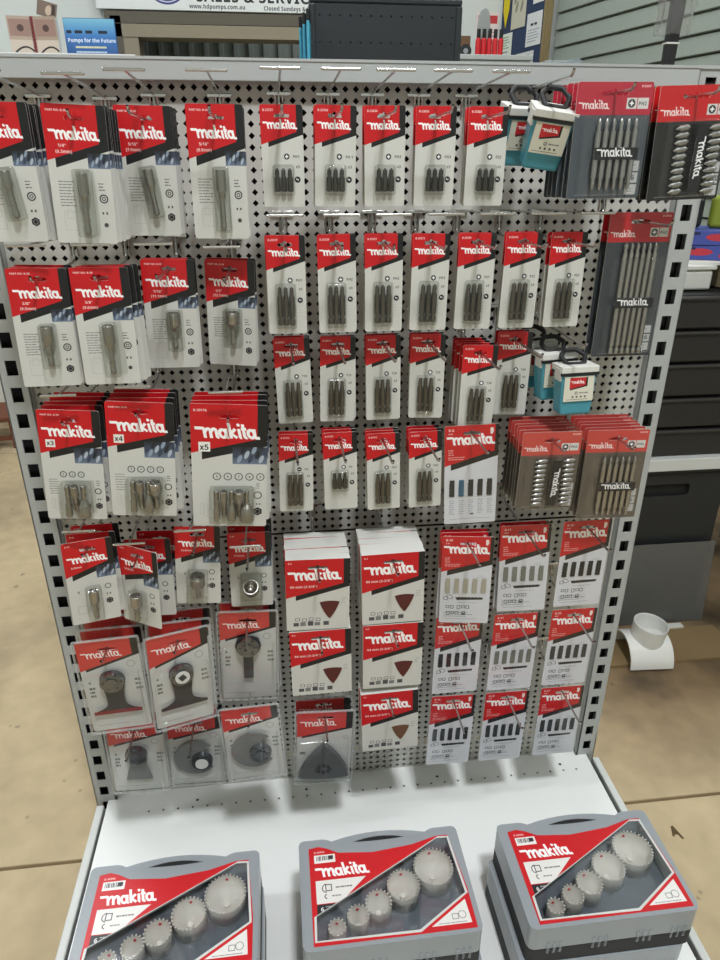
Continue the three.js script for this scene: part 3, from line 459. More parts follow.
      put(part('strap', once('hstrap' + f.key, () => bx(0.052, 0.0125, 0.0008)), once('hstrapm', () => std(0xffffff, 0.45, 0, { map: canvasTex(50, 12, 8, (g, w, h) => { g.fillStyle = '#17181a'; g.fillRect(0, 0, w, h); logo(g, 4, 9, 40, '#f2f2f2', 0.24); }) })), o), cx - 0.002, Y(f, f.h * 0.6), 0.0106);
    }
    part('shell_flange', once('flange ' + f.key, () => { const g = sheetGeo(f, 0.5, 0, 4); g.translate(0, 0, 0.0012); return openBack(g); }), M.clear, o);
    put(part('shell', dome(f.w * 0.78, f.h * 0.66, 11.2, 3), M.clear, o), 0, Y(f, f.h * 0.625), 0.0018);
  },
};

// hooks: a plain prong, or a prong with a second wire that carries a ticket bar
function makeHook(ticket) {
  const o = new THREE.Group(), add = (n, g, m = M.chrome) => { const k = new THREE.Mesh(g, m); k.name = n; k.castShadow = k.receiveShadow = true; o.add(k); };
  const kit = once('hook ' + ticket, () => ({
    wire: tube([[0, 0.03, -0.009], [0, 0.005, -0.004], [0, 0, 0.008], [0, 0, 0.1], [0, 0, 0.168], [0, 0.002, 0.174], [0, 0.006, 0.1765]], 0.0016, 40, 8),
    back: merge([bx(0.028, 0.0045, 0.004, 0, 0.03, -0.0085, 0.001), rod([-0.0132, 0.03, -0.006], [-0.0132, 0.03, -0.02], 0.0016), rod([0.0132, 0.03, -0.006], [0.0132, 0.03, -0.02], 0.0016), rod([0.0045, 0.03, -0.008], [0.0045, 0.006, -0.0105], 0.0013), rod([-0.0045, 0.03, -0.008], [-0.0045, 0.006, -0.0105], 0.0013)]),
    upper: tube([[0, 0.031, -0.008], [0, 0.0325, 0.02], [0, 0.035, 0.1], [0, 0.037, 0.17]], 0.0013, 20, 6), bar: bx(0.041, 0.003, 0.003, 0, 0.037, 0.1715, 0.0012),
  }));
  add('prong', kit.wire); add('back_bracket', kit.back); if (ticket) { add('ticket_wire', kit.upper); add('ticket_bar', kit.bar, M.chrome); }
  return o;
}
const ORD = ['first', 'second', 'third', 'fourth', 'fifth', 'sixth', 'seventh'];
const KEEP = new Set(['card', 'box', 'blister', 'shell', 'shell_flange', 'shell_rim', 'sleeve']);
const Z0 = 0.0; // wires start at the panel
// one hook with its front pack and the packs queued behind it
function hang(fam, build, [x, y, z, roll = 0, yaw = 0], { behind = 0, gap = 0.009, ticket = false, v = {}, look, where, group, off, tall = 1 }) {
  const f = FAM[fam], r = rad(roll), up = (f.h / 2 - f.hole) / 1000, hx = x - Math.sin(r) * up, hy = y + Math.cos(r) * up;
  const o = thing(f.name, `${look}, ${where}`, 'hanging pack', [hx, hy, z], 0, group);
  o.rotation.set(0, rad(yaw), r); o.scale.y = tall; BUILD[build](o, f, v);
  for (let i = 1; i <= behind; i++) {
    const c = o.clone(); c.name = numbered(f.name); c.userData = { ...o.userData, label: `${off?.noun ?? 'card'} ${ORD[i - 1]} behind the front, ${where}` };
    for (const k of [...c.children]) if (!KEEP.has(k.name) || (k.name === 'blister' && i > 2)) c.remove(k);
    c.position.set(hx + jit(0.0012) + (off?.x ?? 0) * i, hy + jit(0.0008), z - i * gap); c.rotation.set(0, rad(yaw) * (off?.keepYaw ?? 0.4), r * 0.5 + rad(jit(0.8))); scene.add(c);
  }
  const h = makeHook(ticket); h.name = numbered('display_hook'); h.position.set(hx, hy, Z0); scene.add(h);
  tag(h, `${ticket ? 'hook with ticket bar' : 'plain hook'} for the ${off?.noun ?? 'card'} ${where}`, 'hook', 'display hooks on the perforated panel');
}
const inRow = (i, of) => `${ORD[i]} from left in ${of}`;
// long nut drivers, two rows
const G1 = 'nut driver cards on the left', TOP = 'the top driver row', SEC = 'the second driver row';
[
  [[-0.376, 1.245, 0.15, -0.5], 5, { size: '3/16"', mm: '(4.8mm)', R: 5.2, L: 46, lean: 0.1, big: 1 }, 'card with a leaning nut driver, cut off'],
  [[-0.301, 1.243, 0.155, -2.3], 6, { size: '1/4"', mm: '(6.3mm)', R: 5.6, L: 60 }, 'cream card with a long straight nut driver'],
  [[-0.242, 1.247, 0.09, -0.8], 5, { size: '5/16"', mm: '(7.9mm)', R: 6, L: 48, lean: 0.13, big: 1 }, 'card with a tilted nut driver'],
  [[-0.163, 1.2475, 0.106, -0.7], 3, { size: '5/16" ', mm: '(8.0mm)', R: 5.8, L: 60 }, 'card with a long shiny nut driver'],
].forEach(([p, n, v, look], i) => hang('nut', 'nut', p, { behind: n, gap: i === 1 ? 0.011 : 0.01, ticket: true, v, look, where: inRow(i, TOP), group: G1, tall: [1, 1, 1.02, 1.045][i] }));
[
  [[-0.366, 1.086, 0.155, -2, 8], 2, { size: '3/8"', mm: '(9.5mm)', R: 6.8, L: 44, big: 1 }, 'tilted card with a short nut driver'],
  [[-0.299, 1.086, 0.155, -1, 4], 2, { size: '3/8" ', mm: '(9.6mm)', R: 6.6, L: 56 }, 'card with a long dark nut driver'],
  [[-0.235, 1.086, 0.09, -2, 5], 1, { size: '7/16"', mm: '(11.1mm)', R: 8, L: 44, big: 1 }, 'card with a wide socket nut driver'],
  [[-0.163, 1.082, 0.072, -2, -10], 2, { size: '1/2"', mm: '(12.7mm)', R: 9, L: 42, big: 1 }, 'turned card with a broad shiny socket'],
].forEach(([p, n, v, look], i) => hang('nut', 'nut', p, { behind: n, gap: 0.013, ticket: true, v, look, where: inRow(i, SEC), group: G1, off: i === 1 ? { x: 0.0035 } : undefined }));
// multi packs
[
  ['c1', [-0.365, 0.916, 0.152, -4.5], 4, 3, 'red and white set card marked x3'], ['c2', [-0.281, 0.92, 0.154, -4.5], 3, 4, 'red and white set card marked x4'], ['c3', [-0.175, 0.905, 0.153, -4], 3, 5, 'largest set card marked x5'],
].forEach(([f, p, n, k, look], i) => hang(f, 'set', p, { behind: n, gap: 0.018, ticket: true, v: { n: k, code: k === 5 ? 'B-39176' : undefined }, look, where: inRow(i, 'the row of socket sets'), group: 'nut driver set cards' }));
// short nut drivers
const LOW = 'the short socket row';
[
  [[-0.369, 0.748, 0.152, -2, 17], 2, { mm: '8.0mm', R: 6.5 }, 'small card sloping up to the right'],
  [[-0.312, 0.726, 0.14, -4, -26], 2, { mm: '10.0mm', R: 8 }, 'small card sloping down to the right'],
  [[-0.234, 0.74, 0.115, -4], 0, { mm: '13.0mm', R: 10.5, L: 46, tip: 0.25 }, 'small card with a tall broad socket'],
  [[-0.163, 0.712, 0.09, -1], 2, { mm: '17.0mm', R: 12, L: 44, tip: 0.75 }, 'small card with a round wide socket'],
].forEach(([p, n, v, look], i) => hang('small', 'small', p, { behind: n, gap: 0.022, ticket: true, v, look, where: inRow(i, LOW), group: 'short nut driver cards', off: i === 1 ? { x: 0.011, keepYaw: 0 } : { keepYaw: 0.2 } }));
// oscillating tool blades in clear shells
const G2 = 'clear shell packs of multitool blades', U = 'the upper blade pack row', D = 'the lower blade pack row';
[
  ['toolE', [-0.369, 0.562, 0.142, 0.9, 3], 3, { tool: 'plunge', red: true, y: 98 }, 'pack with a wide red-edged plunge blade', inRow(0, U)],
  ['toolE', [-0.272, 0.568, 0.146, -1, 17], 2, { tool: 'plunge', disc: true, y: 98 }, 'turned pack, dark blade with white disc', inRow(1, U)],
  ['toolE', [-0.176, 0.562, 0.098, -2.5], 1, { tool: 'narrow', y: 88 }, 'pack with a narrow straight blade', inRow(2, U)],
  ['toolF', [-0.365, 0.383, 0.108, -1.9], 1, { tool: 'scraper', y: 84 }, 'pack with a trapezoid grey scraper', inRow(0, D)],
  ['toolF', [-0.274, 0.378, 0.1, -2.5], 1, { tool: 'segment', disc: true, y: 86 }, 'pack, round blade with white disc', inRow(1, D)],
  ['toolF', [-0.176, 0.43, 0.145, 2.4], 0, { tool: 'segment', y: 86 }, 'pack with a plain round blade', inRow(2, D)],
].forEach(([f, p, n, v, look, where]) => hang(f, 'tool', p, { behind: n, gap: 0.027, v, look, where, group: G2, off: { noun: 'pack' } }));
// sanding sheets and the triangular pad
const G3 = 'white boxes of sanding sheets';
[
  [[-0.067, 0.69, 0.135, -1.3], 4, 0, 'front sanding sheet box, dark red triangle', 'top of the left box column'], [[0.043, 0.692, 0.135, 0.8], 4, 0, 'front sanding sheet box, dark red triangle', 'top of the right box column'],
  [[-0.065, 0.567, 0.135, 0.3], 1, 0, 'sanding sheet box, red-brown triangle', 'middle of the left box column'], [[0.045, 0.569, 0.135, 0], 1, 0, 'sanding sheet box, red-brown triangle', 'middle of the right box column'],
  [[0.043, 0.438, 0.135, 1.5], 1, 1, 'sanding sheet box, light brown triangle', 'bottom of the right box column'],
].forEach(([p, n, b, look, where]) => hang('sand', 'sand', p, { behind: n, gap: 0.0158, v: { brown: b }, look, where, group: G3, off: { noun: 'box' } }));
hang('padG', 'tool', [-0.064, 0.383, 0.122, -3], { behind: 1, gap: 0.03, v: { tool: 'pad', y: 102 }, look: 'clear pack with a grey triangular sanding pad', where: 'under the left box column', group: 'sanding pad packs', off: { noun: 'pack' } });
// jigsaw blades
const JR = ['the upper jigsaw row', 'the middle jigsaw row', 'the bottom jigsaw row'];
hang('jig', 'jig', [0.159, 0.85, 0.095, 2.5, -4], { v: { code: 'B-A', tone: 'mixed', long: true }, look: 'blade card of five mixed blades, one blue', where: 'alone above the jigsaw rows', group: 'jigsaw blade cards' });
[
  [[0.159, 0.681, 0.11, 0.5, -9], 2, 'B-10', 'pale', 0, 0], [[0.252, 0.689, 0.1, 2, -5], 1, 'B-11', 'grey', 0, 1], [[0.346, 0.691, 0.1, 0.2], 0, 'B-13', 'black', 0, 2],
  [[0.157, 0.532, 0.1, -0.4], 0, 'B-12', 'mixed', 1, 0], [[0.251, 0.529, 0.1, -0.6], 0, 'B-21', 'grey', 1, 1], [[0.346, 0.53, 0.1, -0.5], 0, 'B-23', 'dark', 1, 2],
  [[0.155, 0.371, 0.1, -1.4], 0, 'B-16', 'dark', 2, 0], [[0.249, 0.369, 0.1, -1], 0, 'B-22', 'dark', 2, 1], [[0.347, 0.37, 0.1, -0.4], 0, 'B-27', 'dark', 2, 2],
].forEach(([p, n, code, tone, r, i]) => hang('jig', 'jig', p, { behind: n, gap: 0.012, v: { code, tone: tone === 'mixed' ? 'black' : tone }, look: `jigsaw card of five ${tone === 'mixed' ? 'black' : tone} blades`, where: inRow(i, JR[r]), group: 'jigsaw blade cards' }));
// screwdriver bits: short, then three rows of long ones
const BR = ['the short bit row', 'the second bit row', 'the third bit row', 'the lowest bit row'];
const bits = [
  ['bitS', 0, 0.1, 1.2622, [[-0.09, 0], [-0.03, -1.3], [0.027, 0.4], [0.086, 0], [0.147, -0.3]], [['B-23721', 'PH1', 'plus'], ['B-23743', 'PH 1', 'plus'], ['B-23634', 'PH2', 'plus'], ['B-23656', 'PH3', 'plus'], ['B-23684', 'PZ2', 'plus']], [1, 2, 1, 1, 2]],
  ['bitL', 1, 0.1, 1.12, [[-0.092, -0.3], [-0.03, 0.3], [0.028, 0.4], [0.086, -0.6], [0.144, -0.6], [0.203, -0.7], [0.262, 0.3]], [['B-25317', 'PH1', 'plus'], ['B-25339', 'PH2', 'plus'], ['B-25351', 'PH2 ', 'plus'], ['B-25373', 'PH3', 'plus'], ['B-25395', 'PZ1', 'plus'], ['B-25410', 'PZ2', 'plus'], ['B-25432', 'PZ3', 'plus']], [1, 1, 1, 1, 1, 1, 1]],
  ['bitL', 2, 0.075, 0.992, [[-0.088, 1.4], [-0.029, -1.2], [0.033, 0.8], [0.093, 0], [0.161, -0.5], [0.213, 0]], [['B-25660', 'T10', 'star'], ['B-25672', 'T15', 'star'], ['B-25694', 'T20', 'star'], ['B-25719', 'T25', 'hex'], ['B-25731', 'T30', 'hex'], ['B-25753', 'T40', 'star']], [1, 1, 1, 1, 3, 1]],
  ['bitL', 3, 0.09, 0.864, [[-0.09, -1.5], [-0.028, 0.5], [0.033, 1.2], [0.093, 1.5]], [['B-25775', 'H3', 'slot'], ['B-25797', 'H4', 'hex'], ['B-25812', 'SQ1', 'square'], ['B-25834', 'SQ2', 'square']], [1, 2, 2, 2]],
];
for (const [fam, r, z, y, xs, vs, ns] of bits) xs.forEach(([x, roll], i) => {
  const odd = r === 2 && i === 4, short = r === 3 && i === 1;
  hang(fam, 'bit', [x, odd ? 0.979 : y - (r === 3 && i > 1 ? 0.004 : 0), odd ? 0.09 : z, roll, r === 2 && i > 2 ? -6 : 0], { behind: ns[i], gap: odd ? 0.014 : 0.011, ticket: r < 2, v: { code: vs[i][0], t: vs[i][1].trim(), kind: vs[i][2], L: short ? 24 : undefined }, look: short ? 'bit card with three stubby bits' : odd ? 'bit card heading a thick stack' : `bit card with three ${r ? 'long' : 'short'} bits`, where: inRow(i, BR[r]), group: 'bit cards of three', off: odd ? { x: -0.0015 } : undefined });
});
// big bit sets
const G4 = 'clear shell packs of screwdriver bit sets';
hang('j1', 'pack', [0.281, 1.278, 0.132, 0.6], { behind: 5, gap: 0.0125, v: { code: 'B-55697', rh: 0.28, dark: '#474f56', red: '#b5283b', x: 'x6', cols: 1, cx: 0.007, bright: true }, look: 'slate pack with six silver bits', where: 'upper right beside the edge pack', group: G4, off: { noun: 'pack', x: -0.0008 } });
hang('j1', 'pack', [0.378, 1.276, 0.134, 2], { behind: 2, gap: 0.0125, v: { code: 'B-55681', rh: 0.31, dark: '#1c1c1b', red: '#c5161b', x: 'x20', cols: 2, bright: true, pitch: 7.4 }, look: 'black pack with two columns of silver bits', where: 'at the top right edge', group: G4, off: { noun: 'pack' } });
hang('j3', 'pack', [0.350, 1.111, 0.105, 0], { behind: 1, gap: 0.0125, v: { code: 'B-55712', rh: 0.2, dark: '#3a3f43', red: '#bd2026', x: 'x6', cols: 1, cx: 0.004, tall: true }, look: 'tall dark pack with six long bits', where: 'right side beneath the top packs', group: G4, off: { noun: 'pack', x: -0.004 } });
hang('j4', 'pack', [0.258, 0.868, 0.132, -0.8], { behind: 5, gap: 0.0125, v: { code: 'B-55703', rh: 0.3, dark: '#5d564d', red: '#c74a42', x: 'x20', cols: 2, bright: true, pitch: 7.2 }, look: 'brown-grey pack with two columns of bits', where: 'lower right above the jigsaw cards', group: G4, off: { noun: 'pack' } });
hang('j5', 'pack', [0.354, 0.856, 0.13, 0, -3], { behind: 5, gap: 0.0125, v: { code: 'B-55729', rh: 0.25, dark: '#5f584f', red: '#c8453f', x: 'x6', cols: 1, cx: 0.007, bl: 92 }, look: 'brown-grey pack with six upright bits', where: 'lower right beside the upright', group: G4, off: { noun: 'pack' } });

// teal bit cases with black snap hooks
function bitCase(label, p, rot) {
  const o = thing('bit_case', label, 'bit case', p, 0, 'teal bit cases with snap hooks'); o.rotation.set(...rot);
  const body = once('bitbody', () => { const g = new RoundedBoxGeometry(0.05, 0.064, 0.03, 3, 0.004), q = g.attributes.position; for (let i = 0; i < q.count; i++) { const k = 1 + 0.16 * q.getY(i) / 0.064; q.setX(i, q.getX(i) * k); q.setZ(i, q.getZ(i) * k); } g.computeVertexNormals(); g.translate(0, -0.043, 0); return g; });
  part('body', body, M.teal, o);
  part('sleeve_top', once('bsl', () => merge([bx(0.055, 0.009, 0.036, 0, -0.0085, 0, 0.001), bx(0.004, 0.018, 0.02, -0.0262, -0.016, 0.004, 0.001)])), M.paper, o);
  part('cap_band', once('bcb', () => bx(0.0556, 0.004, 0.0362, 0, -0.0148, 0)), M.black, o);
  part('sleeve_front', once('bsf', () => new THREE.BoxGeometry(0.044, 0.036, 0.0008)), once('bsfm', () => std(0xffffff, 0.5, 0, { map: canvasTex(50, 42, 6, (g, w, h) => { g.fillStyle = '#d8d6c6'; g.fillRect(0, 0, w, h); fillPoly(g, BLACK, [[10, 2], [39, 2], [39, 17], [10, 23]]); fillPoly(g, '#c2242b', [[9, 2], [36, 2], [36, 15], [9, 21]]); logo(g, 11, 12, 23, '#fff', 0.24); discIcon(g, 21, 28, 2.4, 'plus'); greek(g, 26, 27, 16, 1, 3, '#777', 2); [14, 21, 28, 35].forEach((x) => { g.fillStyle = '#4a4a46'; g.fillRect(x, 33, 3, 3); }); greek(g, 4, 38.5, 40, 1, 2, '#6a6a60', 0.9); }) })), o).position.set(0, -0.036, 0.0166);
  part('snap_hook', once('bhook', () => { const g = tube([[-0.012, -0.004, 0], [-0.017, 0.012, 0], [-0.008, 0.024, 0], [0.01, 0.024, 0], [0.019, 0.012, 0], [0.012, -0.004, 0]], 0.0034, 40, 8, true); g.translate(0, 0.004, 0); g.rotateX(-1.0); g.translate(0, -0.004, 0); return g; }), M.black, o);
  o.scale.setScalar(0.92); return o;
}
bitCase('teal bit case with snap hook, front one under the top right packs', [0.219, 1.317, 0.118], [0.34, -0.1, -0.1]);
bitCase('teal bit case half hidden behind the other one at top', [0.2, 1.322, 0.072], [0.3, 0.1, -0.06]);
bitCase('teal bit case in front at mid right, red badge in full view', [0.279, 1.022, 0.128], [-0.04, 0.03, 0.02]);
bitCase('teal bit case between two others at mid right', [0.266, 1.03, 0.088], [0.0, 0.08, 0.03]);
bitCase('teal bit case hindmost of three at mid right', [0.252, 1.036, 0.05], [0.0, 0.1, 0.05]);
for (const [x, y, l] of [[0.212, 1.338, 'plain steel hook prong carrying the upper teal bit cases'], [0.268, 1.052, 'plain steel hook prong carrying the mid right teal cases']]) { const h = makeHook(false); h.name = numbered('display_hook'); h.position.set(x, y, Z0); scene.add(h); tag(h, l, 'hook', 'display hooks on the perforated panel'); }

// ---------- hole saw cases on the tray ----------
const caseKit = (() => {
  const outline = (S = new THREE.Shape()) => { S.moveTo(-0.1095, -0.081); S.lineTo(0.1095, -0.081); S.quadraticCurveTo(0.1215, -0.081, 0.1215, -0.069); S.lineTo(0.1215, 0.071); S.quadraticCurveTo(0.1215, 0.081, 0.1115, 0.081); S.lineTo(0.088, 0.081); S.quadraticCurveTo(0.08, 0.081, 0.072, 0.076); S.quadraticCurveTo(0, 0.095, -0.072, 0.076); S.quadraticCurveTo(-0.08, 0.081, -0.088, 0.081); S.lineTo(-0.1115, 0.081); S.quadraticCurveTo(-0.1215, 0.081, -0.1215, 0.071); S.lineTo(-0.1215, -0.069); S.quadraticCurveTo(-0.1215, -0.081, -0.1095, -0.081); return S; };
  const slot = () => { const p = new THREE.Path(); p.moveTo(-0.04, 0.0715); p.quadraticCurveTo(0, 0.084, 0.04, 0.0715); p.quadraticCurveTo(0, 0.0685, -0.04, 0.0715); return p; };
  const uv = ([u, v]) => [(u - 0.5) * 0.243, (0.5 - v) * 0.162];
  const HEX = [[0.86, 0.115], [0.925, 0.12], [0.95, 0.66], [0.65, 0.93], [0.08, 0.925], [0.085, 0.72]].map(uv);
  const grow = (k) => { const cx = 0.02, cy = -0.002; return HEX.map(([x, y]) => { const dx = x - cx, dy = y - cy, L = Math.hypot(dx, dy); return [x + dx / L * k, y + dy / L * k]; }); };
  const hexPath = (k) => { const p = new THREE.Path(); grow(k).forEach(([x, y], i) => (i ? p.lineTo(x, y) : p.moveTo(x, y))); p.closePath(); return p; };
  const flat = (g, y) => { g.rotateX(-Math.PI / 2); g.translate(0, y, 0); return g; };
  const base = outline(); base.holes.push(slot());
  const ring = outline(); ring.holes.push(slot()); { const p = new THREE.Path(); const q = roundRect(0.228, 0.138, 0.008); q.getPoints(6).forEach((v, i) => (i ? p.lineTo(v.x, v.y - 0.005) : p.moveTo(v.x, v.y - 0.005))); ring.holes.push(p); }
  const top = outline(); top.holes.push(slot(), hexPath(0));
  const lab = new THREE.Shape(); [[0.06, 0.09], [0.12, 0.075], [0.17, 0.1], [0.24, 0.155], [0.45, 0.185], [0.7, 0.15], [0.86, 0.09], [0.935, 0.09], [0.97, 0.62], [0.97, 0.965], [0.06, 0.965]].map(uv).forEach(([x, y], i) => (i ? lab.lineTo(x, y) : lab.moveTo(x, y))); lab.closePath(); lab.holes.push(hexPath(0.0));
  const labG = flat(extrude(lab, 0.0005), 0.0752), q = labG.attributes.position, t = labG.attributes.uv;
  for (let i = 0; i < q.count; i++) t.setXY(i, q.getX(i) / 0.243 + 0.5, 0.5 - q.getZ(i) / 0.162);
  const frame = poly(grow(0.0035)); frame.holes.push(hexPath(0));
  const cup = (R, H) => { const g = lathe([[0, 0], [R, 0], [R, H], [R - 1.4, H], [R - 1.4, 1.6], [0, 1.6]], 36); const teeth = []; const n = Math.round(R * 1.1); for (let i = 0; i < n; i++) { const b = bx(0.0014, 0.003, 0.0026, 0, H / 1000 + 0.001, R / 1000 - 0.0007); b.rotateY(i * 2 * Math.PI / n); teeth.push(b); } return merge([g, ...teeth, cyl(0.004, 0.004, 0.004, 12, 0, 0.003, 0)]); };
  const px = (u, v) => [u * 243, v * 162];
  const tex = canvasTex(243, 162, 4, (g, w, h) => {
    g.fillStyle = '#cf1c24'; g.fillRect(0, 0, w, h); text(g, 'D-36996', 22, 23, 4.2, '#f3d0cc');
    g.fillStyle = '#f2f0ec'; g.fillRect(22, 26, 31, 13); g.fillStyle = '#33343a'; for (let i = 0; i < 11; i++) g.fillRect(25 + i * 2.2, 28, 0.7 + (i % 3) * 0.4, 7); g.fillRect(44, 28, 6, 6);
    logo(g, 25, 61, 76, '#fff', 0.3); fillPoly(g, '#eeece8', [[22, 66], [95, 66], [56, 100], [22, 100]]); g.strokeStyle = '#3f4046'; g.lineWidth = 1.2; g.beginPath(); g.arc(37, 78, 6, 1.6, 4.7); g.stroke(); g.strokeRect(36, 73, 8, 9); greek(g, 50, 77, 30, 1, 3, '#777', 2); g.beginPath(); g.arc(37, 90, 3, 1.6, 4.7); g.stroke(); greek(g, 44, 89, 18, 1, 3, '#999', 2);
    fillPoly(g, '#26282c', [[22, 101], [54, 101], [26, 118], [22, 118]]); text(g, '6', 27, 111, 8, '#eee'); greek(g, 34, 104, 12, 2, 4, '#bbb', 1.4);
    fillPoly(g, '#eeece8', [[228, 116], [230, 149], [174, 149]]); g.strokeStyle = '#777'; g.lineWidth = 0.8; g.strokeRect(205, 135, 8, 7); g.beginPath(); g.arc(219, 137, 5, 0, 7); g.stroke(); greek(g, 184, 146, 40, 1, 2, '#8a8a88', 1);
  });
  return {
    base: flat(extrude(base, 0.027, 0.0015), 0.0015), lidRing: flat(extrude(ring, 0.041, 0.0012), 0.0312), lidTop: flat(extrude(top, 0.0018), 0.0734), pane: flat(extrude(poly(grow(-0.0002)), 0.0006), 0.0745), frame: flat(extrude(frame, 0.0012), 0.0752), lab: labG, labM: std(0xffffff, 0.35, 0, { map: tex }),
    deck: bx(0.226, 0.003, 0.136, 0, 0.041, 0.005), grip: flat(extrude((() => { const s = new THREE.Shape(); slot().getPoints(8).forEach((v, i) => (i ? s.lineTo(v.x, v.y) : s.moveTo(v.x, v.y))); return s; })(), 0.002), 0.072), latch: merge([0, 1, 2].map((i) => bx(0.004, 0.022, 0.004, (i - 1) * 0.009, 0.034, 0.0815, 0.001))),
    cups: [[0.805, 0.37, 29], [0.605, 0.51, 23.5], [0.445, 0.64, 18.5], [0.32, 0.73, 15], [0.195, 0.81, 12]].map(([u, v, R]) => [cup(R, 27), (u - 0.5) * 0.243, (v - 0.5) * 0.162]), dot: cyl(0.0022, 0.0022, 0.0012, 10, 0, 0, 0, 'z'),
  };
})();
function sawCase(label, x, y, z, turn, full) {
  const k = caseKit, o = thing('hole_saw_case', label, 'tool case', [x, y, z], turn, 'hole saw cases on the tray');
  part('base', k.base, M.blackSoft, o, 'black case bottom'); part('lid_rim', k.lidRing, M.lid, o); part('lid_top', k.lidTop, M.lid, o);
  if (full) {
    part('label_sheet', k.lab, k.labM, o, 'red and white label'); part('window_border', k.frame, M.white, o); part('window_pane', k.pane, M.clear, o); part('tray_insert', k.deck, M.caseFoam, o);
    for (const [g, cx, cz] of k.cups) { const c = put(part('hole_saw', g, M.cup, o), cx, 0.0426, cz); put(part('marking', k.dot, M.red, c, 'red dot'), 0, 0.02, -g.boundingSphere.radius + 0.0006);  }
  }
  part('handle_slot', k.grip, M.black, o);
  for (const lx of [-0.085, -0.02, 0.045, 0.095]) put(part('latch', k.latch, M.hazy, o), lx, 0, 0);
  return o;
}
caseKit.cups.forEach(([g]) => { g.computeBoundingBox(); g.boundingSphere = new THREE.Sphere(new THREE.Vector3(), g.boundingBox.max.z - 0.0016); });
[
  [-0.293, 0.332, 0.0, 'left', 0.002], [0.0085, 0.326, 0.0, 'middle', 0.004], [0.314, 0.333, 0.0, 'right', -0.007],
].forEach(([x, z, t, n, dx]) => {
  sawCase(`clear-lidded case of five hole saws, ${n === 'left' ? 'leftmost on the tray' : n === 'middle' ? 'between the other two' : 'rightmost on the tray'}`, x, 0.2455, z, t, true);
  sawCase(`black-bottomed tool case lying under the ${n} hole saw case`, x + dx, 0.17, z + 0.002, t + 0.004, false);
});

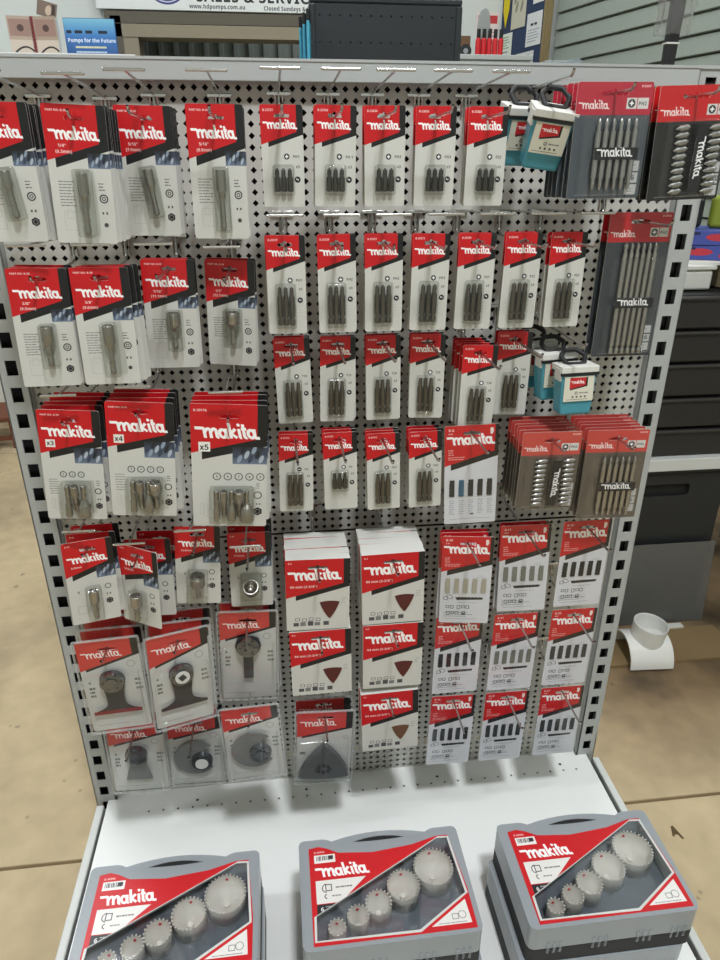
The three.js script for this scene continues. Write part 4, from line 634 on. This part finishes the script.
// ---------- beyond the stand ----------
{
  // black perforated rack with teal pouches on its edge
  const rk = thing('display_rack', 'black perforated display rack standing behind the grey stand', 'display rack', [0.15, 0, -0.72]);
  const pan = part('perforated_panel', perforated(0.3, 0.9, 0.021, 0.047, 0.0022, 0.001), std(0x23282d, 0.5), rk); pan.position.set(0, 0.66, 0.012);
  part('rear_panel', bx(0.3, 0.9, 0.003, 0, 1.11, -0.012), M.inner, rk);
  for (const s of [-1, 1]) part('post', bx(0.014, 1.545, 0.03, s * 0.154, 0.785, 0, 0.004), std(0x2b3136, 0.35), rk);
  part('top_cap', bx(0.32, 0.012, 0.03, 0, 1.563, 0, 0.004), std(0x2b3136, 0.35), rk); part('foot', bx(0.34, 0.02, 0.3, 0, 0.01, 0, 0.004), M.black, rk);
  for (let i = 0; i < 3; i++) { const p = thing('pouch', `teal pouch on the side of the black rack, ${['nearest the viewer', 'middle one', 'rearmost'][i]}`, 'pouch', [-0.013 - i * 0.006, 1.49, -0.69 - i * 0.035], 1.45, 'teal pouches on the black rack'); p.rotation.z = 0.05 * i; part('body', bx(0.05, 0.14, 0.006, 0, -0.04, 0, 0.002), std(0x4fb0cf, 0.5), p); part('header', bx(0.05, 0.02, 0.0065, 0, 0.04, 0, 0.002), M.black, p); }
  // clear strip lying on the top rail
  const cs = part('acrylic_strip', merge([bx(0.05, 0.006, 0.03, 0, 0.003, 0, 0.002), bx(0.012, 0.009, 0.02, 0.018, 0.0045, 0, 0.002)]), M.hazy); cs.position.set(0.276, 1.37, -0.03); tag(cs, 'small clear plastic strip lying on the top rail', 'strip');
  // black pole in a clear bag
  const pole = thing('wrapped_pole', 'black tapered pole with a clear plastic bag, leaning behind the stand', 'pole', [0.668, 0, -0.5]);
  part('shaft', extrude(poly([[-0.011, 0], [0.011, 0], [0.012, 1.43], [0.022, 1.75], [-0.012, 1.75], [-0.009, 1.43]]), 0.012, 0.002), M.black, pole).rotation.z = 0.0;
  part('band', bx(0.026, 0.003, 0.017, 0.0015, 1.467, 0.006), M.bright, pole);
  const bag = new THREE.CylinderGeometry(0.028, 0.032, 0.2, 26, 12, true), bp = bag.attributes.position; for (let i = 0; i < bp.count; i++) { const a = Math.atan2(bp.getZ(i), bp.getX(i)), k = 1 + 0.18 * Math.sin(a * 7 + bp.getY(i) * 60) + 0.12 * Math.sin(a * 3 - bp.getY(i) * 110); bp.setX(i, bp.getX(i) * k); bp.setZ(i, bp.getZ(i) * k * 0.7); } bag.computeVertexNormals(); bag.translate(0.002, 1.58, 0.006);
  part('bag', bag, phys({ color: 0xf0f0ee, roughness: 0.12, transmission: 0.9, thickness: 0, side: THREE.DoubleSide }), pole, 'crumpled clear bag'); part('grip', bx(0.016, 0.05, 0.02, -0.012, 1.56, 0.008, 0.004), std(0x5a2d24, 0.7), pole, 'brown grip');

  // white cupboard along the far left with things on top
  const cb = thing('cupboard', 'white cupboard against the far wall at the left edge', 'cupboard', [-1.45, 0, -2.92]);
  part('carcass', bx(1.5, 1.66, 0.42, 0, 0.85, 0, 0.004), std(0xd3d2c9, 0.6), cb); part('top', bx(1.54, 0.03, 0.46, 0, 1.695, 0, 0.004), M.white, cb); part('plinth', bx(1.46, 0.03, 0.4, 0, 0.015, -0.005), M.black, cb);
  for (const s of [-1, 1]) { const d = part('door', bx(0.735, 1.6, 0.018, s * 0.372, 0.85, 0.22, 0.003), std(0xdad9d0, 0.55), cb); put(part('handle', bx(0.012, 0.12, 0.014), M.chrome, d), -s * 0.02, 0.9, 0.235); }
  const cat = (x, ry, label, col, spine) => { const o = thing('catalogue', label, 'catalogue', [x, 1.71, -2.86], ry, 'catalogues on the white cupboard'); part('pages', bx(0.1, 0.158, 0.03, 0, 0.079, 0), M.paper, o); const t = canvasTex(100, 160, 1.4, (g, w, h) => { g.fillStyle = col; g.fillRect(0, 0, w, h); g.fillStyle = '#cdbfb0'; g.fillRect(0, 92, w, 68); g.fillStyle = '#9c7d72'; g.fillRect(6, 12, w - 12, 66); g.strokeStyle = '#2a2624'; g.lineWidth = 7; g.beginPath(); g.moveTo(10, 150); g.quadraticCurveTo(60, 96, 96, 136); g.stroke(); g.fillStyle = '#55403c'; g.beginPath(); g.arc(52, 46, 14, 0, 7); g.fill(); }); part('cover', bx(0.102, 0.16, 0.002, 0, 0.08, 0.016), std(0xffffff, 0.6, 0, { map: t }), o); part('spine', bx(0.012, 0.16, 0.034, spine * 0.052, 0.08, 0), std(0x7a2630, 0.6), o, 'dark red spine'); };
  cat(-1.202, 0.15, 'beige catalogue at the far left, standing upright', '#b3a08f', 1); cat(-1.087, -0.1, 'beige catalogue with dark red spine beside the blue poster', '#a89684', -1);
  const ph = part('photo_card', bx(0.085, 0.06, 0.002), std(0xffffff, 0.6, 0, { map: canvasTex(85, 60, 2, (g, w, h) => { g.fillStyle = '#7c6a5e'; g.fillRect(0, 0, w, h); g.fillStyle = '#c7b29c'; g.beginPath(); g.ellipse(50, 32, 14, 20, 0.2, 0, 7); g.fill(); g.fillStyle = '#3e3530'; g.fillRect(62, 6, 16, 40); }) })); ph.position.set(-1.075, 1.9, -2.867); ph.rotation.z = -0.25; tag(ph, 'small brown photo card sticking up behind the catalogue', 'card');
  const bp2 = thing('blue_poster', 'blue poster stand with white lettering on the white cupboard', 'poster', [-0.905, 1.71, -2.9]);
  part('board', bx(0.23, 0.165, 0.01, 0, 0.0825, 0), std(0x2d5f9b, 0.6), bp2); part('print', bx(0.226, 0.16, 0.001, 0, 0.0825, 0.0056), std(0xffffff, 0.5, 0, { map: canvasTex(226, 160, 2, (g, w, h) => { const gr = g.createLinearGradient(0, 0, 0, h); gr.addColorStop(0, '#7fc0d8'); gr.addColorStop(0.45, '#3b77ba'); gr.addColorStop(1, '#2d4f86'); g.fillStyle = gr; g.fillRect(0, 0, w, h); g.fillStyle = '#182236'; [[8, 22], [44, 34], [92, 30], [150, 40]].forEach(([x, q]) => g.fillRect(x, 46, q, 12)); text(g, 'Pumps for the Future', 8, 92, 21, '#e6eef6'); greek(g, 40, 108, 150, 1, 9, '#e5dfae', 8); greek(g, 40, 128, 150, 2, 14, '#c8d8e8', 7); }) }), bp2);
  // bench cupboard behind, with red bottles and a saw blade
  const bc = thing('storage_cupboard', 'grey cupboard behind the stand, its top just out of sight', 'cupboard', [0.83, 0, -2.62]);
  part('carcass', bx(0.46, 1.66, 0.36, 0, 0.85, 0, 0.004), M.steel, bc); part('top', bx(0.48, 0.02, 0.38, 0, 1.69, 0, 0.003), M.steel, bc); part('plinth', bx(0.44, 0.03, 0.34, 0, 0.015, 0), M.black, bc); part('door', bx(0.44, 1.58, 0.016, 0, 0.86, 0.187, 0.003), M.steel, bc);
  for (let i = 0; i < 5; i++) { const b = thing('bottle', `red bottle with black cap, ${ORD[i]} from the left on the grey cupboard`, 'bottle', [0.852 + i * 0.026, 1.7, -2.56], 0, 'red bottles on the grey cupboard'); part('body', once('btl', () => lathe([[0, 0], [11.5, 0], [12, 2], [12, 72], [8, 80], [0, 80]], 16)), M.red, b); part('cap', once('btc', () => lathe([[0, 79], [8.5, 79], [8.5, 112], [7.5, 114], [0, 114]], 14)), M.black, b); }
  const sb = part('saw_blade', (() => { const s = new THREE.Shape(); s.moveTo(-0.03, 0); s.lineTo(0.03, 0); s.lineTo(0.03, 0.13); s.quadraticCurveTo(0.028, 0.205, 0, 0.205); s.quadraticCurveTo(-0.028, 0.205, -0.03, 0.13); s.closePath(); return extrude(s, 0.005, 0.001); })(), std(0xb9bcbc, 0.3, 0.9)); sb.position.set(0.895, 1.701, -2.64); tag(sb, 'upright silver guide bar behind the red bottles', 'blade');
  const wb = part('wooden_block', bx(0.09, 0.1, 0.06, 0, 0.05, 0, 0.003), std(0x6b5138, 0.8)); wb.position.set(0.795, 1.701, -2.68); tag(wb, 'brown wooden block left of the red bottles', 'block');
  const bk = thing('tape_reel', 'black reel with grey hub in front of the wooden block', 'reel', [0.795, 1.728, -2.57]); part('reel', cyl(0.027, 0.027, 0.03, 24, 0, 0, 0, 'z'), M.black, bk); part('hub', cyl(0.011, 0.011, 0.032, 16, 0, 0, 0, 'z'), std(0x8b8f92, 0.5), bk);
  // low wooden frame and hose at the left edge
  const lf = thing('wooden_stool', 'low brown wooden stool leg at the left edge of the floor', 'stool', [-1.6, 0, -2.42], 0.1);
  const wd = std(0x6d3f2a, 0.7); part('seat', bx(0.4, 0.022, 0.26, 0, 0.15, 0, 0.003), wd, lf); for (const sx of [-1, 1]) for (const sz of [-1, 1]) part('leg', bx(0.028, 0.14, 0.028, sx * 0.18, 0.07, sz * 0.11, 0.002), wd, lf); part('rail', bx(0.36, 0.02, 0.016, 0, 0.05, 0.11), wd, lf);
  const hs = part('hose', tube([[-1.72, 0.012, -2.18], [-1.58, 0.012, -2.14], [-1.48, 0.012, -2.2], [-1.49, 0.012, -2.3]], 0.011, 30, 8), M.black); tag(hs, 'short black hose curled on the floor by the stool', 'hose');

  // shelf unit at the right with drawers, tub, boxes
  const su = thing('shelf_unit', 'white-edged shelf unit behind the right upright', 'shelf', [1.1, 0, -0.86]);
  part('shelf_board', bx(0.84, 0.036, 0.46, 0, 0.512, 0, 0.003), M.white, su); for (const x of [-0.4, 0.4]) part('leg', bx(0.03, 0.494, 0.44, x, 0.247, 0), std(0x5a5148, 0.7), su);
  const dr = thing('drawer_cabinet', 'black drawer cabinet on the white-edged shelf', 'drawers', [1.1, 0.53, -0.86]);
  part('carcass', bx(0.8, 0.43, 0.4, 0, 0.217, -0.012, 0.004), M.black, dr);
  [[0.0, 0.08], [0.082, 0.168], [0.17, 0.26], [0.262, 0.346], [0.348, 0.432]].forEach(([a, b]) => { const d = part('drawer', bx(0.79, b - a - 0.006, 0.02, 0, (a + b) / 2, 0.2, 0.004), std(0x2a2826, 0.5), dr); part('drawer_lip', bx(0.79, 0.008, 0.012, 0, b - 0.006, 0.212, 0.003), std(0x3a3836, 0.45), d); });
  const tb = thing('storage_tub', 'black plastic tub with a slotted handle under the shelf', 'tub', [0.945, 0, -0.84]);
  { const s = roundRect(0.37, 0.47, 0.012), p = new THREE.Path(); const q = roundRect(0.2, 0.036, 0.012).getPoints(5); q.forEach((v, i) => (i ? p.lineTo(v.x - 0.02, v.y + 0.185) : p.moveTo(v.x - 0.02, v.y + 0.185))); s.holes.push(p); const g = extrude(s, 0.006, 0.0015); g.translate(0, 0.24, 0.18); part('front', g, std(0x25282a, 0.45), tb); part('body', bx(0.36, 0.46, 0.35, 0, 0.235, 0, 0.01), std(0x151617, 0.7), tb); part('rim', bx(0.375, 0.016, 0.37, 0, 0.476, 0, 0.004), std(0x2b2e30, 0.4), tb); }
  const ps = part('plastic_sheet', new RoundedBoxGeometry(0.33, 0.262, 0.003, 2, 0.001), phys({ color: 0xb4b6b4, roughness: 0.25, transmission: 0.78, thickness: 0 })); ps.position.set(0.965, 0.133, -0.62); ps.rotation.x = -0.09; tag(ps, 'hazy grey plastic sheet leaning on the black tub', 'sheet');
  const wbk = part('foam_strip', bx(0.05, 0.016, 0.02, 0, 0.008, 0, 0.002), M.paper); wbk.position.set(1.02, 0, -0.575); tag(wbk, 'white foam strip on the floor before the plastic sheet', 'strip');
  const mat = part('cardboard_sheet', bx(0.62, 0.01, 0.14, 0, 0.005, 0, 0.001), std(0x8a7350, 0.85)); mat.position.set(0.83, 0, -0.5); tag(mat, 'flat brown cardboard strip under the white pipe saddle', 'cardboard');
  // white pipe saddle with its spigot
  const sd = thing('pipe_saddle', 'white plastic pipe saddle with upright spigot on the floor', 'pipe fitting', [0.862, 0.01, -0.47], -0.06); sd.scale.setScalar(0.93);
  { const s = new THREE.Shape(); s.absarc(0, 0, 0.074, 0, Math.PI, false); s.lineTo(-0.069, 0); s.absarc(0, 0, 0.069, Math.PI, 0, true); s.closePath(); const g = extrude(s, 0.128, 0, 24); g.translate(0, 0, -0.064); g.rotateY(Math.PI / 2); part('saddle', g, std(0xf0f0ec, 0.3), sd); const sp = lathe([[46, 52], [49, 50], [49, 112], [50, 114], [47, 115], [45, 112], [45, 52]], 36); part('spigot', sp, std(0xe6e6e2, 0.3), sd).rotation.set(0.05, 0, -0.08); }
  // on the drawers
  const wt = part('plastic_box', merge([bx(0.19, 0.05, 0.14, 0, 0.025, 0, 0.008), bx(0.2, 0.012, 0.15, 0, 0.056, 0, 0.004)]), std(0xd6d6cf, 0.4)); wt.position.set(0.905, 0.965, -0.78); tag(wt, 'white lidded plastic box on the black drawers', 'box');
  const pad = part('paper_pad', bx(0.24, 0.008, 0.18, 0, 0.004, 0, 0.001), M.paper); pad.position.set(1.05, 1.027, -0.78); pad.rotation.y = -0.5; tag(pad, 'white paper pad under the blue boxes', 'paper');
  const rest = part('carton', bx(0.2, 0.062, 0.2, 0, 0.031, 0, 0.003), std(0xb8a98c, 0.8)); rest.position.set(1.14, 0.965, -0.85); tag(rest, 'beige carton under the paper pad', 'carton');
  const blue = (y, ry, label, s) => { const o = thing('product_box', label, 'box', [1.06, y, -0.8], ry, 'blue and red product boxes'); part('box', bx(0.24, 0.036, 0.17, 0, 0.018, 0, 0.002), std(0x3f4f9b, 0.5), o); part('front_print', bx(0.236, 0.032, 0.001, 0, 0.018, 0.0855), std(0xffffff, 0.5, 0, { map: canvasTex(236, 32, 2, (g, w, h) => { g.fillStyle = '#4553a3'; g.fillRect(0, 0, w, h); g.fillStyle = '#c23646'; g.beginPath(); g.ellipse(60 + s * 40, 14, 34, 9, 0, 0, 7); g.fill(); g.beginPath(); g.ellipse(120 + s * 30, 22, 12, 8, 0, 0, 7); g.fill(); g.fillStyle = '#20264f'; g.fillRect(8, 2, 44, 7); }) }), o); };
  blue(1.035, -0.45, 'lower blue and red box on the paper pad', 0); blue(1.071, -0.4, 'upper blue and red box on the paper pad', 1);
  const gp = thing('pouch', 'green and orange pouch standing on the blue boxes', 'pouch', [1.07, 1.107, -0.8], -0.3); part('body', bx(0.1, 0.08, 0.03, 0, 0.04, 0, 0.012), std(0x8c9a2e, 0.6), gp); part('panel', bx(0.06, 0.07, 0.004, 0.03, 0.04, 0.015, 0.001), std(0xd0642c, 0.6), gp, 'orange panel');
  const bb = thing('tool_bag', 'black strap bag beside the right upright on the boxes', 'bag', [0.965, 1.107, -0.82], 0.2); part('body', bx(0.06, 0.1, 0.06, 0, 0.05, 0, 0.015), M.blackSoft, bb); part('strap', tube([[-0.03, 0.02, 0.03], [-0.005, 0.07, 0.045], [0.015, 0.11, 0.04], [0.01, 0.15, 0]], 0.008, 20, 6), M.black, bb);
  // dirt mark on the floor
  const mk = part('floor_mark', extrude(poly([[-0.004, 0.026], [0.004, 0.026], [0.017, -0.024], [0.01, -0.026], [0.004, -0.008], [-0.007, -0.006], [-0.012, -0.014], [-0.018, -0.012]]), 0.0006), std(0x5a4a2e, 0.95)); mk.rotation.x = -Math.PI / 2; mk.scale.set(0.6, 0.6, 1); mk.position.set(0.66, 0.0002, 0.07); tag(mk, 'small dark dirt mark on the floor right of the cases', 'mark');
}
scene.traverse((o) => { if (o.isLight && o.shadow) o.castShadow = true; });
renderer.render(scene, camera);
